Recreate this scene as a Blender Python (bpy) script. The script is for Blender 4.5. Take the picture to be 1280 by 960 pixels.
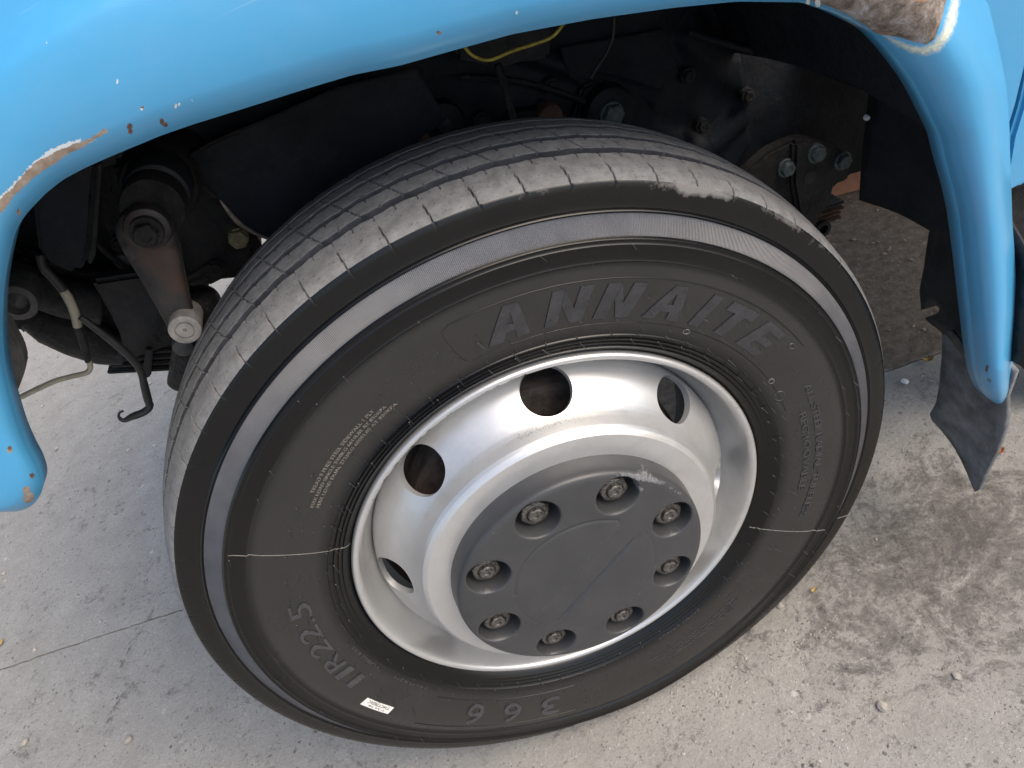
import bpy, bmesh, math, random
import numpy as np
from mathutils import Vector, Matrix

random.seed(7)
rng = np.random.default_rng(7)
scene = bpy.context.scene
for o in list(bpy.data.objects):
    bpy.data.objects.remove(o)

# ------------------------------------------------------------------ camera
AXLE = 0.487                                   # height of the wheel centre
CAM = np.array([0.0, -0.72142604, 0.84069335])  # wheel frame: x along truck, +y into truck, z up
ROT = np.array([[0.90443275, -0.2754854, -0.32574407],
                [0.42616807, 0.54843055, 0.7194475],
                [0.01954928, 0.7895136, -0.61342164]])
FPX = 960.0
cd = bpy.data.cameras.new('camera')
cam = bpy.data.objects.new('camera', cd)
scene.collection.objects.link(cam)
M = Matrix.Identity(4)
for i in range(3):
    M[i][0] = ROT[0][i]
    M[i][1] = ROT[1][i]
    M[i][2] = -ROT[2][i]
M.translation = Vector((CAM[0], CAM[1], CAM[2] + AXLE))
cam.matrix_world = M
cd.sensor_width = 36.0
cd.lens = 36.0 * FPX / 1280.0
cd.clip_start = 0.02
cd.clip_end = 500
scene.camera = cam

# ------------------------------------------------------------------ world, sun, exposure
SUN_EL, SUN_AZ = math.radians(50), math.radians(132)    # azimuth clockwise from +Y
w = bpy.data.worlds.new('World')
scene.world = w
w.use_nodes = True
nt = w.node_tree
sky = nt.nodes.new('ShaderNodeTexSky')
sky.sky_type = 'NISHITA'
sky.sun_disc = False
sky.sun_elevation = SUN_EL
sky.sun_rotation = SUN_AZ
sky.air_density = 1.0
sky.dust_density = 3.0
nt.links.new(sky.outputs[0], nt.nodes['Background'].inputs[0])
nt.nodes['Background'].inputs[1].default_value = 0.13
sd = bpy.data.lights.new('sun', 'SUN')
sun = bpy.data.objects.new('sun', sd)
scene.collection.objects.link(sun)
sd.energy = 1.6
sd.angle = math.radians(55)
sd.color = (1.0, 0.88, 0.72)
sv = Vector((math.sin(SUN_AZ) * math.cos(SUN_EL), math.cos(SUN_AZ) * math.cos(SUN_EL), math.sin(SUN_EL)))
sun.rotation_euler = sv.to_track_quat('Z', 'Y').to_euler()
scene.view_settings.view_transform = 'Standard'
scene.view_settings.look = 'None'
scene.view_settings.exposure = 0.84
scene.view_settings.gamma = 1.0
scene.cycles.max_bounces = 8

# ------------------------------------------------------------------ helpers
def at(px, py, Y):
    """point of the wheel frame that a measured photo position has on the plane y = Y"""
    d = np.array([(px - 640) / FPX, -(py - 480) / FPX, 1.0]) @ ROT
    return CAM + d * (Y - CAM[1]) / d[1]

def at_arr(px, py, Y):
    d = np.stack([(px - 640) / FPX, -(py - 480) / FPX, np.ones_like(px)], -1) @ ROT
    return CAM + d * ((Y - CAM[1]) / d[..., 1])[..., None]

def at_x(px, py, X):
    d = np.array([(px - 640) / FPX, -(py - 480) / FPX, 1.0]) @ ROT
    return CAM + d * (X - CAM[0]) / d[0]

def floor_at(px, py, z=0.0):
    d = np.array([(px - 640) / FPX, -(py - 480) / FPX, 1.0]) @ ROT
    p = CAM + d * (-AXLE + z - CAM[2]) / d[2]
    return np.array([p[0], p[1], z])

def pix_of(P):
    v = (np.asarray(P) - CAM) @ ROT.T
    return 640 + FPX * v[..., 0] / v[..., 2], 480 - FPX * v[..., 1] / v[..., 2]

def link(o, parent=None):
    scene.collection.objects.link(o)
    if parent is not None:
        o.parent = parent
    return o

def tag(o, label=None, cat=None, group=None, kind=None):
    for k, v in (('label', label), ('category', cat), ('group', group), ('kind', kind)):
        if v:
            o[k] = v
    return o

def mesh(name, V, F, mats, parent=None, smooth=True, midx=None, sharp=None):
    me = bpy.data.meshes.new(name)
    V = np.asarray(V, np.float32).reshape(-1, 3)
    if isinstance(F, np.ndarray) and F.ndim == 2:
        n, k = F.shape
        me.vertices.add(len(V))
        me.vertices.foreach_set('co', V.ravel())
        me.loops.add(n * k)
        me.loops.foreach_set('vertex_index', F.astype(np.int32).ravel())
        me.polygons.add(n)
        me.polygons.foreach_set('loop_start', np.arange(n, dtype=np.int32) * k)
        me.polygons.foreach_set('loop_total', np.full(n, k, np.int32))
        me.update(calc_edges=True)
    else:
        me.from_pydata([tuple(map(float, v)) for v in V], [], F)
    for m in (mats if isinstance(mats, (list, tuple)) else [mats]):
        me.materials.append(m)
    if midx is not None:
        me.polygons.foreach_set('material_index', np.asarray(midx, np.int32))
    me.polygons.foreach_set('use_smooth', np.full(len(me.polygons), smooth, bool))
    if sharp is not None and smooth:
        me.set_sharp_from_angle(angle=math.radians(sharp))
    me.update()
    return link(bpy.data.objects.new(name, me), parent)

def grid_faces(n, m, close_n=False, flip=False):
    i = np.arange(n if close_n else n - 1)
    j = np.arange(m - 1)
    I, J = np.meshgrid(i, j, indexing='ij')
    I2 = (I + 1) % n
    f = np.stack([I * m + J, I2 * m + J, I2 * m + J + 1, I * m + J + 1], -1).reshape(-1, 4)
    return f[:, ::-1].copy() if flip else f

def add_attr(o, name, arr):
    a = o.data.attributes.new(name, 'FLOAT', 'POINT')
    a.data.foreach_set('value', np.asarray(arr, np.float32).ravel())

def lathe_y(name, prof, mat, parent, n=64, centre=(0, 0, 0), smooth=True, sharp=35, phase=0.0):
    """revolve (radius, y) pairs about the y axis; ends at radius 0 close it"""
    pr = np.array(prof, float)
    a = np.linspace(0, 2 * np.pi, n, endpoint=False) + phase
    V = np.stack([np.outer(np.cos(a), pr[:, 0]), np.tile(pr[:, 1], (n, 1)), np.outer(np.sin(a), pr[:, 0])], -1)
    V = V + np.array(centre)
    return mesh(name, V, grid_faces(n, len(pr), True), mat, parent, smooth, sharp=sharp)

def plate(name, pts, Y, thick, mat, parent, bevel=0.004, smooth=True, jitter=0.0):
    """sheet of real thickness cut to an outline measured on the plane y = Y"""
    bm = bmesh.new()
    P = [at(px, py, Y) for px, py in pts]
    vs = [bm.verts.new(tuple(p)) for p in P]
    f = bm.faces.new(vs)
    f.normal_update()
    if f.normal.y > 0:
        f.normal_flip()
    r = bmesh.ops.extrude_face_region(bm, geom=[f])
    for v in r['geom']:
        if isinstance(v, bmesh.types.BMVert):
            v.co.y += thick
    bmesh.ops.recalc_face_normals(bm, faces=bm.faces)
    if bevel:
        bmesh.ops.bevel(bm, geom=[e for e in bm.edges], offset=bevel, segments=2, affect='EDGES', clamp_overlap=True)
    me = bpy.data.meshes.new(name)
    bm.to_mesh(me)
    bm.free()
    me.materials.append(mat)
    me.polygons.foreach_set('use_smooth', np.full(len(me.polygons), smooth, bool))
    if smooth:
        me.set_sharp_from_angle(angle=math.radians(40))
    return link(bpy.data.objects.new(name, me), parent)

def smooth_path(pts, k=8):
    P = np.array(pts, float)
    out = []
    n = len(P)
    for i in range(n - 1):
        p0, p1, p2, p3 = P[max(i - 1, 0)], P[i], P[i + 1], P[min(i + 2, n - 1)]
        for t in np.linspace(0, 1, k, endpoint=False):
            out.append(0.5 * ((2 * p1) + (p2 - p0) * t + (2 * p0 - 5 * p1 + 4 * p2 - p3) * t * t + (3 * p1 - p0 - 3 * p2 + p3) * t ** 3))
    out.append(P[-1])
    return np.array(out)

def tube(name, pts, rad, mat, parent, n=8, k=8, smooth_it=True):
    P = smooth_path(pts, k) if smooth_it else np.array(pts, float)
    m = len(P)
    R = np.interp(np.linspace(0, 1, m), np.linspace(0, 1, len(rad)), rad) if isinstance(rad, (list, tuple)) else np.full(m, rad)
    T = np.gradient(P, axis=0)
    T /= np.linalg.norm(T, axis=1)[:, None]
    up = np.array([0.31, 0.2, 0.93])
    V = []
    for i in range(m):
        a = np.cross(T[i], up)
        a /= np.linalg.norm(a)
        b = np.cross(T[i], a)
        for q in range(n):
            t = 2 * np.pi * q / n
            V.append(P[i] + R[i] * (np.cos(t) * a + np.sin(t) * b))
    V = np.array(V).reshape(m, n, 3)
    F = [tuple(int(x) for x in f) for f in grid_faces_ring(m, n)]
    F.append(tuple(range(n))[::-1])
    F.append(tuple(range((m - 1) * n, m * n)))
    return mesh(name, V, F, mat, parent)

def grid_faces_ring(m, n):
    out = []
    for i in range(m - 1):
        for j in range(n):
            out.append((i * n + j, i * n + (j + 1) % n, (i + 1) * n + (j + 1) % n, (i + 1) * n + j))
    return out

# ------------------------------------------------------------------ materials
def new_mat(name):
    m = bpy.data.materials.new(name)
    m.use_nodes = True
    return m, m.node_tree.nodes, m.node_tree.links, m.node_tree.nodes['Principled BSDF']

def noise(N, L, scale, detail=4, rough=0.55, vec=None, dist=0.0):
    t = N.new('ShaderNodeTexNoise')
    t.inputs['Scale'].default_value = scale
    t.inputs['Detail'].default_value = detail
    t.inputs['Roughness'].default_value = rough
    t.inputs['Distortion'].default_value = dist
    if vec is not None:
        L.new(vec, t.inputs['Vector'])
    return t.outputs['Fac']

def ramp(N, L, src, stops):
    r = N.new('ShaderNodeValToRGB')
    e = r.color_ramp.elements
    while len(e) < len(stops):
        e.new(0.5)
    for k, (p, c) in zip(e, stops):
        k.position = p
        k.color = (c, c, c, 1) if not isinstance(c, tuple) else (*c, 1)
    L.new(src, r.inputs[0])
    return r.outputs[0]

def mix(N, L, f, a, b, mode='MIX'):
    m = N.new('ShaderNodeMix')
    m.data_type = 'RGBA'
    m.blend_type = mode
    for s, v in ((m.inputs[0], f), (m.inputs[6], a), (m.inputs[7], b)):
        if isinstance(v, bpy.types.NodeSocket):
            L.new(v, s)
        elif isinstance(v, tuple):
            s.default_value = (*v, 1)
        else:
            s.default_value = v
    return m.outputs[2]

def math_n(N, L, op, a, b=0.0, c=None, clamp=False):
    m = N.new('ShaderNodeMath')
    m.operation = op
    m.use_clamp = clamp
    for s, v in zip(m.inputs, (a, b, c)):
        if v is None:
            continue
        if isinstance(v, bpy.types.NodeSocket):
            L.new(v, s)
        else:
            s.default_value = v
    return m.outputs[0]

def bump(N, L, b, h, strength=0.3, dist=0.002):
    n = N.new('ShaderNodeBump')
    n.inputs['Strength'].default_value = strength
    n.inputs['Distance'].default_value = dist
    L.new(h, n.inputs['Height'])
    L.new(n.outputs[0], b.inputs['Normal'])
    return n

def obj_vec(N):
    return N.new('ShaderNodeTexCoord').outputs['Object']

def attr(N, name):
    a = N.new('ShaderNodeAttribute')
    a.attribute_name = name
    return a.outputs['Fac']

def simple(name, col, rough=0.6, metal=0.0, var=0.35, scale=30, bstr=0.25, bdist=0.001, rust=0.0, coat=0.0, dirt=0.0):
    m, N, L, b = new_mat(name)
    v = obj_vec(N)
    f = noise(N, L, scale, 6, 0.6, v)
    dark = tuple(c * (1 - var) for c in col)
    lite = tuple(min(1, c * (1 + var)) for c in col)
    c = ramp(N, L, f, [(0.3, dark), (0.7, lite)])
    if rust:
        rf = ramp(N, L, noise(N, L, scale * 0.25, 7, 0.65, v), [(0.56 - rust * 0.1, 0.0), (0.70 - rust * 0.1, 0.9)])
        c = mix(N, L, rf, c, (0.085, 0.038, 0.02))
    if dirt:
        dn = math_n(N, L, 'MULTIPLY', noise(N, L, 7, 9, 0.75, v, 0.6), ramp(N, L, noise(N, L, 90, 6, 0.75, v), [(0.3, 0.6), (0.7, 1.25)]))
        c = mix(N, L, ramp(N, L, dn, [(0.42, 0.0), (0.68, dirt)]), c, (0.075, 0.064, 0.055))
        b.inputs['Specular IOR Level'].default_value = 0.3
    L.new(c, b.inputs['Base Color'])
    b.inputs['Metallic'].default_value = metal
    rr = ramp(N, L, noise(N, L, scale * 2.3, 5, 0.6, v), [(0.3, max(0.05, rough - 0.12)), (0.7, min(1, rough + 0.12))])
    L.new(rr, b.inputs['Roughness'])
    b.inputs['Coat Weight'].default_value = coat
    bump(N, L, b, noise(N, L, scale * 4, 6, 0.65, v), bstr, bdist)
    return m

# rubber of the sidewall
def mat_sidewall():
    m, N, L, b = new_mat('sidewall_rubber')
    v = obj_vec(N)
    f = noise(N, L, 9, 6, 0.6, v)
    c = ramp(N, L, f, [(0.3, (0.0040, 0.0040, 0.0042)), (0.7, (0.0065, 0.0064, 0.0064))])
    dust = math_n(N, L, 'ADD', attr(N, 'dust'), math_n(N, L, 'MULTIPLY', math_n(N, L, 'SUBTRACT', noise(N, L, 60, 6, 0.7, v), 0.5), 1.1))
    df = ramp(N, L, dust, [(0.45, 0.0), (0.75, 1.0)])
    c = mix(N, L, math_n(N, L, 'MULTIPLY', attr(N, 'inner_wall'), ramp(N, L, f, [(0.25, 0.55), (0.75, 1.0)])), c, (0.021, 0.0205, 0.020))
    c = mix(N, L, df, c, (0.20, 0.19, 0.18))
    L.new(c, b.inputs['Base Color'])
    r = ramp(N, L, noise(N, L, 16, 5, 0.6, v), [(0.3, 0.20), (0.7, 0.30)])
    r2 = mix(N, L, df, r, (0.8, 0.8, 0.8))
    L.new(r2, b.inputs['Roughness'])
    L.new(math_n(N, L, 'MULTIPLY_ADD', attr(N, 'inner_wall'), 0.40, 0.36), b.inputs['Specular IOR Level'])
    bump(N, L, b, noise(N, L, 220, 4, 0.6, v), 0.10, 0.0006)
    return m

def mat_band():
    m, N, L, b = new_mat('knurled_rubber')
    v = obj_vec(N)
    f = noise(N, L, 25, 6, 0.65, v)
    c = ramp(N, L, f, [(0.3, (0.045, 0.047, 0.055)), (0.7, (0.085, 0.087, 0.097))])
    L.new(c, b.inputs['Base Color'])
    b.inputs['Roughness'].default_value = 0.42
    b.inputs['Specular IOR Level'].default_value = 0.9
    # fine radial knurl: angle about the axle
    s = N.new('ShaderNodeSeparateXYZ')
    L.new(v, s.inputs[0])
    a = math_n(N, L, 'ARCTAN2', s.outputs[2], s.outputs[0])
    h = math_n(N, L, 'SINE', math_n(N, L, 'MULTIPLY', a, 1500.0))
    bump(N, L, b, h, 0.55, 0.0006)
    return m

def mat_tread():
    m, N, L, b = new_mat('dusty_tread_rubber')
    v = obj_vec(N)
    f = noise(N, L, 70, 8, 0.7, v)
    f2 = noise(N, L, 9, 4, 0.6, v)
    c = ramp(N, L, f, [(0.32, (0.15, 0.148, 0.147)), (0.5, (0.225, 0.222, 0.220)), (0.70, (0.30, 0.296, 0.29))])
    c = mix(N, L, ramp(N, L, f2, [(0.35, 0.0), (0.7, 0.4)]), c, (0.17, 0.165, 0.16))
    pits = ramp(N, L, noise(N, L, 330, 3, 0.6, v), [(0.62, 0.0), (0.70, 1.0)])
    c = mix(N, L, pits, c, (0.04, 0.038, 0.037))
    g = math_n(N, L, 'MULTIPLY', attr(N, 'groove'), 9.0, clamp=True)
    c = mix(N, L, g, c, ramp(N, L, noise(N, L, 40, 5, 0.6, v), [(0.3, (0.028, 0.029, 0.034)), (0.7, (0.055, 0.057, 0.065))]))
    L.new(c, b.inputs['Base Color'])
    b.inputs['Roughness'].default_value = 0.82
    bump(N, L, b, noise(N, L, 300, 6, 0.75, v), 0.5, 0.0012)
    return m

def mat_silver():
    m, N, L, b = new_mat('silver_wheel_paint')
    v = obj_vec(N)
    c = ramp(N, L, noise(N, L, 14, 6, 0.6, v), [(0.3, (0.60, 0.60, 0.595)), (0.7, (0.68, 0.68, 0.675))])
    c = mix(N, L, ramp(N, L, noise(N, L, 7, 8, 0.72, v, 0.8), [(0.50, 0.0), (0.72, 0.42)]), c, (0.40, 0.385, 0.36))
    fl = noise(N, L, 900, 2, 0.5, v)
    c = mix(N, L, ramp(N, L, fl, [(0.60, 0.0), (0.72, 0.35)]), c, (0.30, 0.30, 0.30))
    sc = math_n(N, L, 'ADD', attr(N, 'scratch'), math_n(N, L, 'MULTIPLY', math_n(N, L, 'SUBTRACT', noise(N, L, 55, 7, 0.75, v, 0.6), 0.5), 1.7))
    sf = ramp(N, L, sc, [(0.74, 0.0), (0.80, 1.0)])
    c = mix(N, L, sf, c, (0.06, 0.055, 0.05))
    ga = math_n(N, L, 'ADD', attr(N, 'grain_reflection'), math_n(N, L, 'MULTIPLY', math_n(N, L, 'SUBTRACT', noise(N, L, 480, 4, 0.7, v), 0.5), 1.3))
    c = mix(N, L, ramp(N, L, ga, [(0.45, 0.0), (0.62, 0.75)]), c, (0.22, 0.22, 0.225))
    sp = ramp(N, L, noise(N, L, 42, 2, 0.5, v), [(0.785, 0.0), (0.80, 0.7)])
    c = mix(N, L, sp, c, (0.22, 0.21, 0.20))
    L.new(c, b.inputs['Base Color'])
    L.new(mix(N, L, sf, (0.66, 0.66, 0.66), (0.0, 0.0, 0.0)), b.inputs['Metallic'])
    L.new(ramp(N, L, noise(N, L, 40, 5, 0.6, v), [(0.3, 0.28), (0.7, 0.36)]), b.inputs['Roughness'])
    bump(N, L, b, noise(N, L, 700, 3, 0.6, v), 0.16, 0.0005)
    return m

def mat_hub():
    m, N, L, b = new_mat('dark_grey_hub_plastic')
    v = obj_vec(N)
    c = ramp(N, L, noise(N, L, 18, 6, 0.6, v), [(0.3, (0.041, 0.042, 0.045)), (0.7, (0.053, 0.054, 0.057))])
    s = math_n(N, L, 'ADD', attr(N, 'scuff'), math_n(N, L, 'MULTIPLY', math_n(N, L, 'SUBTRACT', noise(N, L, 190, 7, 0.8, v), 0.5), 1.5))
    sf = ramp(N, L, s, [(0.62, 0.0), (0.74, 1.0)])
    c = mix(N, L, sf, c, ramp(N, L, noise(N, L, 420, 5, 0.8, v), [(0.35, (0.07, 0.07, 0.073)), (0.65, (0.25, 0.25, 0.265))]))
    sp = ramp(N, L, noise(N, L, 95, 2, 0.5, v), [(0.75, 0.0), (0.765, 0.5)])
    c = mix(N, L, sp, c, (0.22, 0.21, 0.20))
    L.new(c, b.inputs['Base Color'])
    L.new(mix(N, L, sf, ramp(N, L, noise(N, L, 30, 4, 0.6, v), [(0.3, 0.32), (0.7, 0.42)]), (0.85, 0.85, 0.85)), b.inputs['Roughness'])
    h = math_n(N, L, 'ADD', math_n(N, L, 'MULTIPLY', noise(N, L, 500, 3, 0.6, v), 0.12), math_n(N, L, 'MULTIPLY', sf, noise(N, L, 260, 6, 0.8, v)))
    bump(N, L, b, h, 0.5, 0.0016)
    return m

def mat_paint(worn=True):
    m, N, L, b = new_mat('blue_truck_paint' if worn else 'blue_cab_paint')
    v = obj_vec(N)
    c = ramp(N, L, noise(N, L, 3.0, 4, 0.5, v), [(0.3, (0.056, 0.310, 0.565)), (0.7, (0.064, 0.330, 0.600))])
    rough = 0.36
    c = mix(N, L, ramp(N, L, noise(N, L, 6, 8, 0.7, v, 0.5), [(0.45, 0.0), (0.75, 0.22)]), c, (0.20, 0.36, 0.55))
    mp = N.new('ShaderNodeMapping')
    mp.inputs['Rotation'].default_value = (0.3, 0.4, 0.6)
    mp.inputs['Scale'].default_value = (6, 240, 240)
    L.new(v, mp.inputs['Vector'])
    c = mix(N, L, ramp(N, L, noise(N, L, 1.0, 3, 0.6, mp.outputs[0]), [(0.70, 0.0), (0.78, 0.30)]), c, (0.30, 0.47, 0.62))
    if worn:
        n1 = math_n(N, L, 'SUBTRACT', noise(N, L, 130, 6, 0.75, v), 0.5)
        n2 = math_n(N, L, 'SUBTRACT', noise(N, L, 45, 6, 0.7, v), 0.5)
        n3 = math_n(N, L, 'SUBTRACT', noise(N, L, 360, 5, 0.75, v), 0.5)
        def mask(name, amt, lo, hi, nn=None):
            a = math_n(N, L, 'ADD', attr(N, name), math_n(N, L, 'MULTIPLY', nn or n1, amt))
            return ramp(N, L, a, [(lo, 0.0), (hi, 1.0)])
        # pale feathered filler round the repair
        ring = mask('ring', 0.55, 0.38, 0.72)
        rc = ramp(N, L, noise(N, L, 260, 5, 0.7, v), [(0.3, (0.42, 0.47, 0.40)), (0.6, (0.66, 0.68, 0.56))])
        c = mix(N, L, ring, c, rc)
        patch = mask('patch', 0.35, 0.46, 0.56)
        pc = ramp(N, L, noise(N, L, 55, 9, 0.82, v, 0.4), [(0.34, (0.022, 0.020, 0.022)), (0.44, (0.11, 0.085, 0.07)), (0.54, (0.21, 0.175, 0.145)), (0.63, (0.33, 0.33, 0.35)), (0.72, (0.46, 0.48, 0.52))])
        of = mask('orange', 0.5, 0.45, 0.7, n2)
        pc = mix(N, L, of, pc, ramp(N, L, noise(N, L, 60, 6, 0.7, v), [(0.3, (0.30, 0.14, 0.065)), (0.7, (0.45, 0.27, 0.15))]))
        c = mix(N, L, patch, c, pc)
        prim = mask('primer', 1.3, 0.52, 0.60, n3)
        c = mix(N, L, prim, c, (0.62, 0.66, 0.68))
        rust = mask('rust', 0.95, 0.49, 0.56)
        rc2 = ramp(N, L, noise(N, L, 70, 7, 0.75, v), [(0.3, (0.20, 0.125, 0.080)), (0.5, (0.30, 0.235, 0.185)), (0.7, (0.40, 0.36, 0.33))])
        c = mix(N, L, rust, c, rc2)
        chip = mask('chip', 1.5, 0.46, 0.54, n3)
        cc = ramp(N, L, noise(N, L, 90, 5, 0.7, v), [(0.4, (0.035, 0.028, 0.025)), (0.62, (0.20, 0.095, 0.05))])
        c = mix(N, L, chip, c, cc)
        allm = math_n(N, L, 'MAXIMUM', math_n(N, L, 'MAXIMUM', patch, ring), math_n(N, L, 'MAXIMUM', rust, math_n(N, L, 'MAXIMUM', chip, prim)))
        rr = mix(N, L, allm, (rough, rough, rough), (0.85, 0.85, 0.85))
        L.new(rr, b.inputs['Roughness'])
        L.new(math_n(N, L, 'MULTIPLY_ADD', allm, -0.5, 0.5), b.inputs['Coat Weight'])
        h = math_n(N, L, 'SUBTRACT', math_n(N, L, 'ADD', math_n(N, L, 'MULTIPLY', noise(N, L, 9, 3, 0.5, v), 1.4), math_n(N, L, 'MULTIPLY', noise(N, L, 260, 3, 0.5, v), 0.035)), math_n(N, L, 'MULTIPLY', math_n(N, L, 'MAXIMUM', rust, math_n(N, L, 'MAXIMUM', chip, patch)), 0.25))
        h = math_n(N, L, 'ADD', h, math_n(N, L, 'MULTIPLY', allm, math_n(N, L, 'MULTIPLY', noise(N, L, 210, 7, 0.75, v), 0.5)))
        bump(N, L, b, h, 0.6, 0.0016)
    else:
        b.inputs['Roughness'].default_value = rough
        b.inputs['Coat Weight'].default_value = 0.6
        bump(N, L, b, noise(N, L, 9, 3, 0.5, v), 0.4, 0.0016)
    L.new(c, b.inputs['Base Color'])
    b.inputs['Coat Roughness'].default_value = 0.2
    return m

JOINT = lambda x: 0.736 - 0.168 * (x + 0.976)     # line of the slab joint on the ground

def mat_concrete():
    m, N, L, b = new_mat('weathered_concrete')
    v = obj_vec(N)
    big = noise(N, L, 1.6, 6, 0.6, v)
    mid = noise(N, L, 11, 8, 0.68, v)
    fine = noise(N, L, 120, 6, 0.75, v)
    c = ramp(N, L, mid, [(0.28, (0.290, 0.274, 0.246)), (0.5, (0.355, 0.338, 0.305)), (0.72, (0.42, 0.402, 0.364))])
    c = mix(N, L, ramp(N, L, fine, [(0.35, 0.45), (0.6, 0.0)]), c, (0.215, 0.212, 0.20))
    c = mix(N, L, ramp(N, L, big, [(0.4, 0.0), (0.7, 0.35)]), c, (0.31, 0.305, 0.285))
    # exposed aggregate, broken up so that no stone is a neat dot
    va = N.new('ShaderNodeVectorMath')
    va.operation = 'MULTIPLY_ADD'
    nd = N.new('ShaderNodeTexNoise')
    nd.inputs['Scale'].default_value = 140
    nd.inputs['Detail'].default_value = 4
    L.new(v, nd.inputs['Vector'])
    L.new(nd.outputs['Color'], va.inputs[0])
    va.inputs[1].default_value = (0.010, 0.010, 0.010)
    L.new(v, va.inputs[2])
    def stones(scale, thr, col_a, col_b, c, size):
        vo = N.new('ShaderNodeTexVoronoi')
        vo.inputs['Scale'].default_value = scale
        L.new(va.outputs[0], vo.inputs['Vector'])
        s = N.new('ShaderNodeSeparateColor')
        L.new(vo.outputs['Color'], s.inputs[0])
        inside = ramp(N, L, vo.outputs['Distance'], [(size * 0.9, 1.0), (size + 0.09, 0.0)])
        pick = ramp(N, L, s.outputs[0], [(thr, 0.0), (min(0.999, thr + 0.08), 1.0)])
        f = math_n(N, L, 'MULTIPLY', inside, pick)
        f = math_n(N, L, 'MULTIPLY', f, ramp(N, L, mid, [(0.35, 0.5), (0.55, 1.0)]))
        col = mix(N, L, s.outputs[1], col_a, col_b)
        return mix(N, L, f, c, col), f
    c, f1 = stones(85, 0.90, (0.085, 0.08, 0.077), (0.20, 0.19, 0.175), c, 0.26)
    c, f2 = stones(190, 0.72, (0.10, 0.095, 0.09), (0.52, 0.50, 0.47), c, 0.30)
    c, f3 = stones(46, 0.91, (0.11, 0.105, 0.10), (0.52, 0.49, 0.45), c, 0.24)
    c, f4 = stones(340, 0.62, (0.14, 0.13, 0.12), (0.50, 0.48, 0.45), c, 0.34)
    # oil and rubber stains behind the wheel
    s = N.new('ShaderNodeSeparateXYZ')
    L.new(v, s.inputs[0])
    dx = math_n(N, L, 'DIVIDE', math_n(N, L, 'SUBTRACT', s.outputs[0], 0.62), 0.42)
    dy = math_n(N, L, 'DIVIDE', math_n(N, L, 'SUBTRACT', s.outputs[1], -0.02), 0.33)
    rad = math_n(N, L, 'SQRT', math_n(N, L, 'ADD', math_n(N, L, 'MULTIPLY', dx, dx), math_n(N, L, 'MULTIPLY', dy, dy)))
    zone = ramp(N, L, rad, [(0.2, 1.0), (1.25, 0.0)])
    st = math_n(N, L, 'ADD', math_n(N, L, 'MULTIPLY', zone, 0.17), math_n(N, L, 'ADD', math_n(N, L, 'MULTIPLY', noise(N, L, 8, 9, 0.78, v, 1.2), 0.78), math_n(N, L, 'MULTIPLY', noise(N, L, 55, 8, 0.85, v, 0.6), 0.62)))
    sf = ramp(N, L, st, [(0.76, 0.0), (0.83, 0.5), (0.95, 0.9)])
    c = mix(N, L, sf, c, (0.045, 0.041, 0.039))
    warm = math_n(N, L, 'MULTIPLY', ramp(N, L, rad, [(0.4, 1.0), (2.2, 0.0)]), 0.25)
    c = mix(N, L, warm, c, (0.23, 0.205, 0.175))
    # brown soil lying on the far slab, behind the wheel
    sx = ramp(N, L, math_n(N, L, 'ADD', s.outputs[0], math_n(N, L, 'MULTIPLY', noise(N, L, 4, 5, 0.6, v), 0.5)), [(0.05, 0.0), (0.45, 1.0)])
    lim = math_n(N, L, 'SUBTRACT', s.outputs[1], math_n(N, L, 'MULTIPLY_ADD', s.outputs[0], -0.168, 0.572))
    sy = ramp(N, L, math_n(N, L, 'ADD', lim, math_n(N, L, 'MULTIPLY', noise(N, L, 30, 5, 0.7, v), 0.03)), [(0.015, 0.0), (0.03, 1.0)])
    soil = math_n(N, L, 'MULTIPLY', sx, sy)
    sc = ramp(N, L, noise(N, L, 38, 9, 0.78, v), [(0.3, (0.090, 0.070, 0.052)), (0.5, (0.195, 0.160, 0.122)), (0.7, (0.31, 0.265, 0.21))])
    c = mix(N, L, soil, c, sc)
    L.new(c, b.inputs['Base Color'])
    b.inputs['Roughness'].default_value = 0.9
    b.inputs['Specular IOR Level'].default_value = 0.25
    h = math_n(N, L, 'ADD', math_n(N, L, 'MULTIPLY', mid, 0.6), math_n(N, L, 'MULTIPLY', fine, 0.35))
    h = math_n(N, L, 'ADD', h, math_n(N, L, 'MULTIPLY', math_n(N, L, 'ADD', f1, f2), 0.12))
    h = math_n(N, L, 'ADD', h, math_n(N, L, 'MULTIPLY', math_n(N, L, 'MULTIPLY', soil, noise(N, L, 60, 8, 0.75, v)), 1.5))
    h = math_n(N, L, 'ADD', h, math_n(N, L, 'MULTIPLY', noise(N, L, 420, 4, 0.7, v), 0.12))
    bump(N, L, b, h, 1.0, 0.007)
    return m

MS, MB_, MT, MSIL, MH = mat_sidewall(), mat_band(), mat_tread(), mat_silver(), mat_hub()
MP, MP2, MC = mat_paint(True), mat_paint(False), mat_concrete()
M_LETTER = simple('raised_letter_rubber', (0.038, 0.0385, 0.042), 0.30, 0, 0.25, 60, 0.2)
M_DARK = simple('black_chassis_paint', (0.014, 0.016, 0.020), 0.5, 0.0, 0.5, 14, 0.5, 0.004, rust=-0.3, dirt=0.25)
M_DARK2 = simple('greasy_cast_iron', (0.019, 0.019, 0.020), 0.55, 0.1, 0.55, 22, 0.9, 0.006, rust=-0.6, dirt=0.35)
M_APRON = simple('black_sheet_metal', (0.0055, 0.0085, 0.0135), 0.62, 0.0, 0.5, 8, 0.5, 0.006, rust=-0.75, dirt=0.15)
M_GREY = simple('dusty_grey_steel', (0.085, 0.082, 0.080), 0.55, 0.2, 0.4, 35, 0.5, 0.002, rust=-0.4)
M_ARM = simple('oily_steering_steel', (0.050, 0.046, 0.044), 0.45, 0.4, 0.5, 30, 0.5, 0.002, rust=-0.3)
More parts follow.
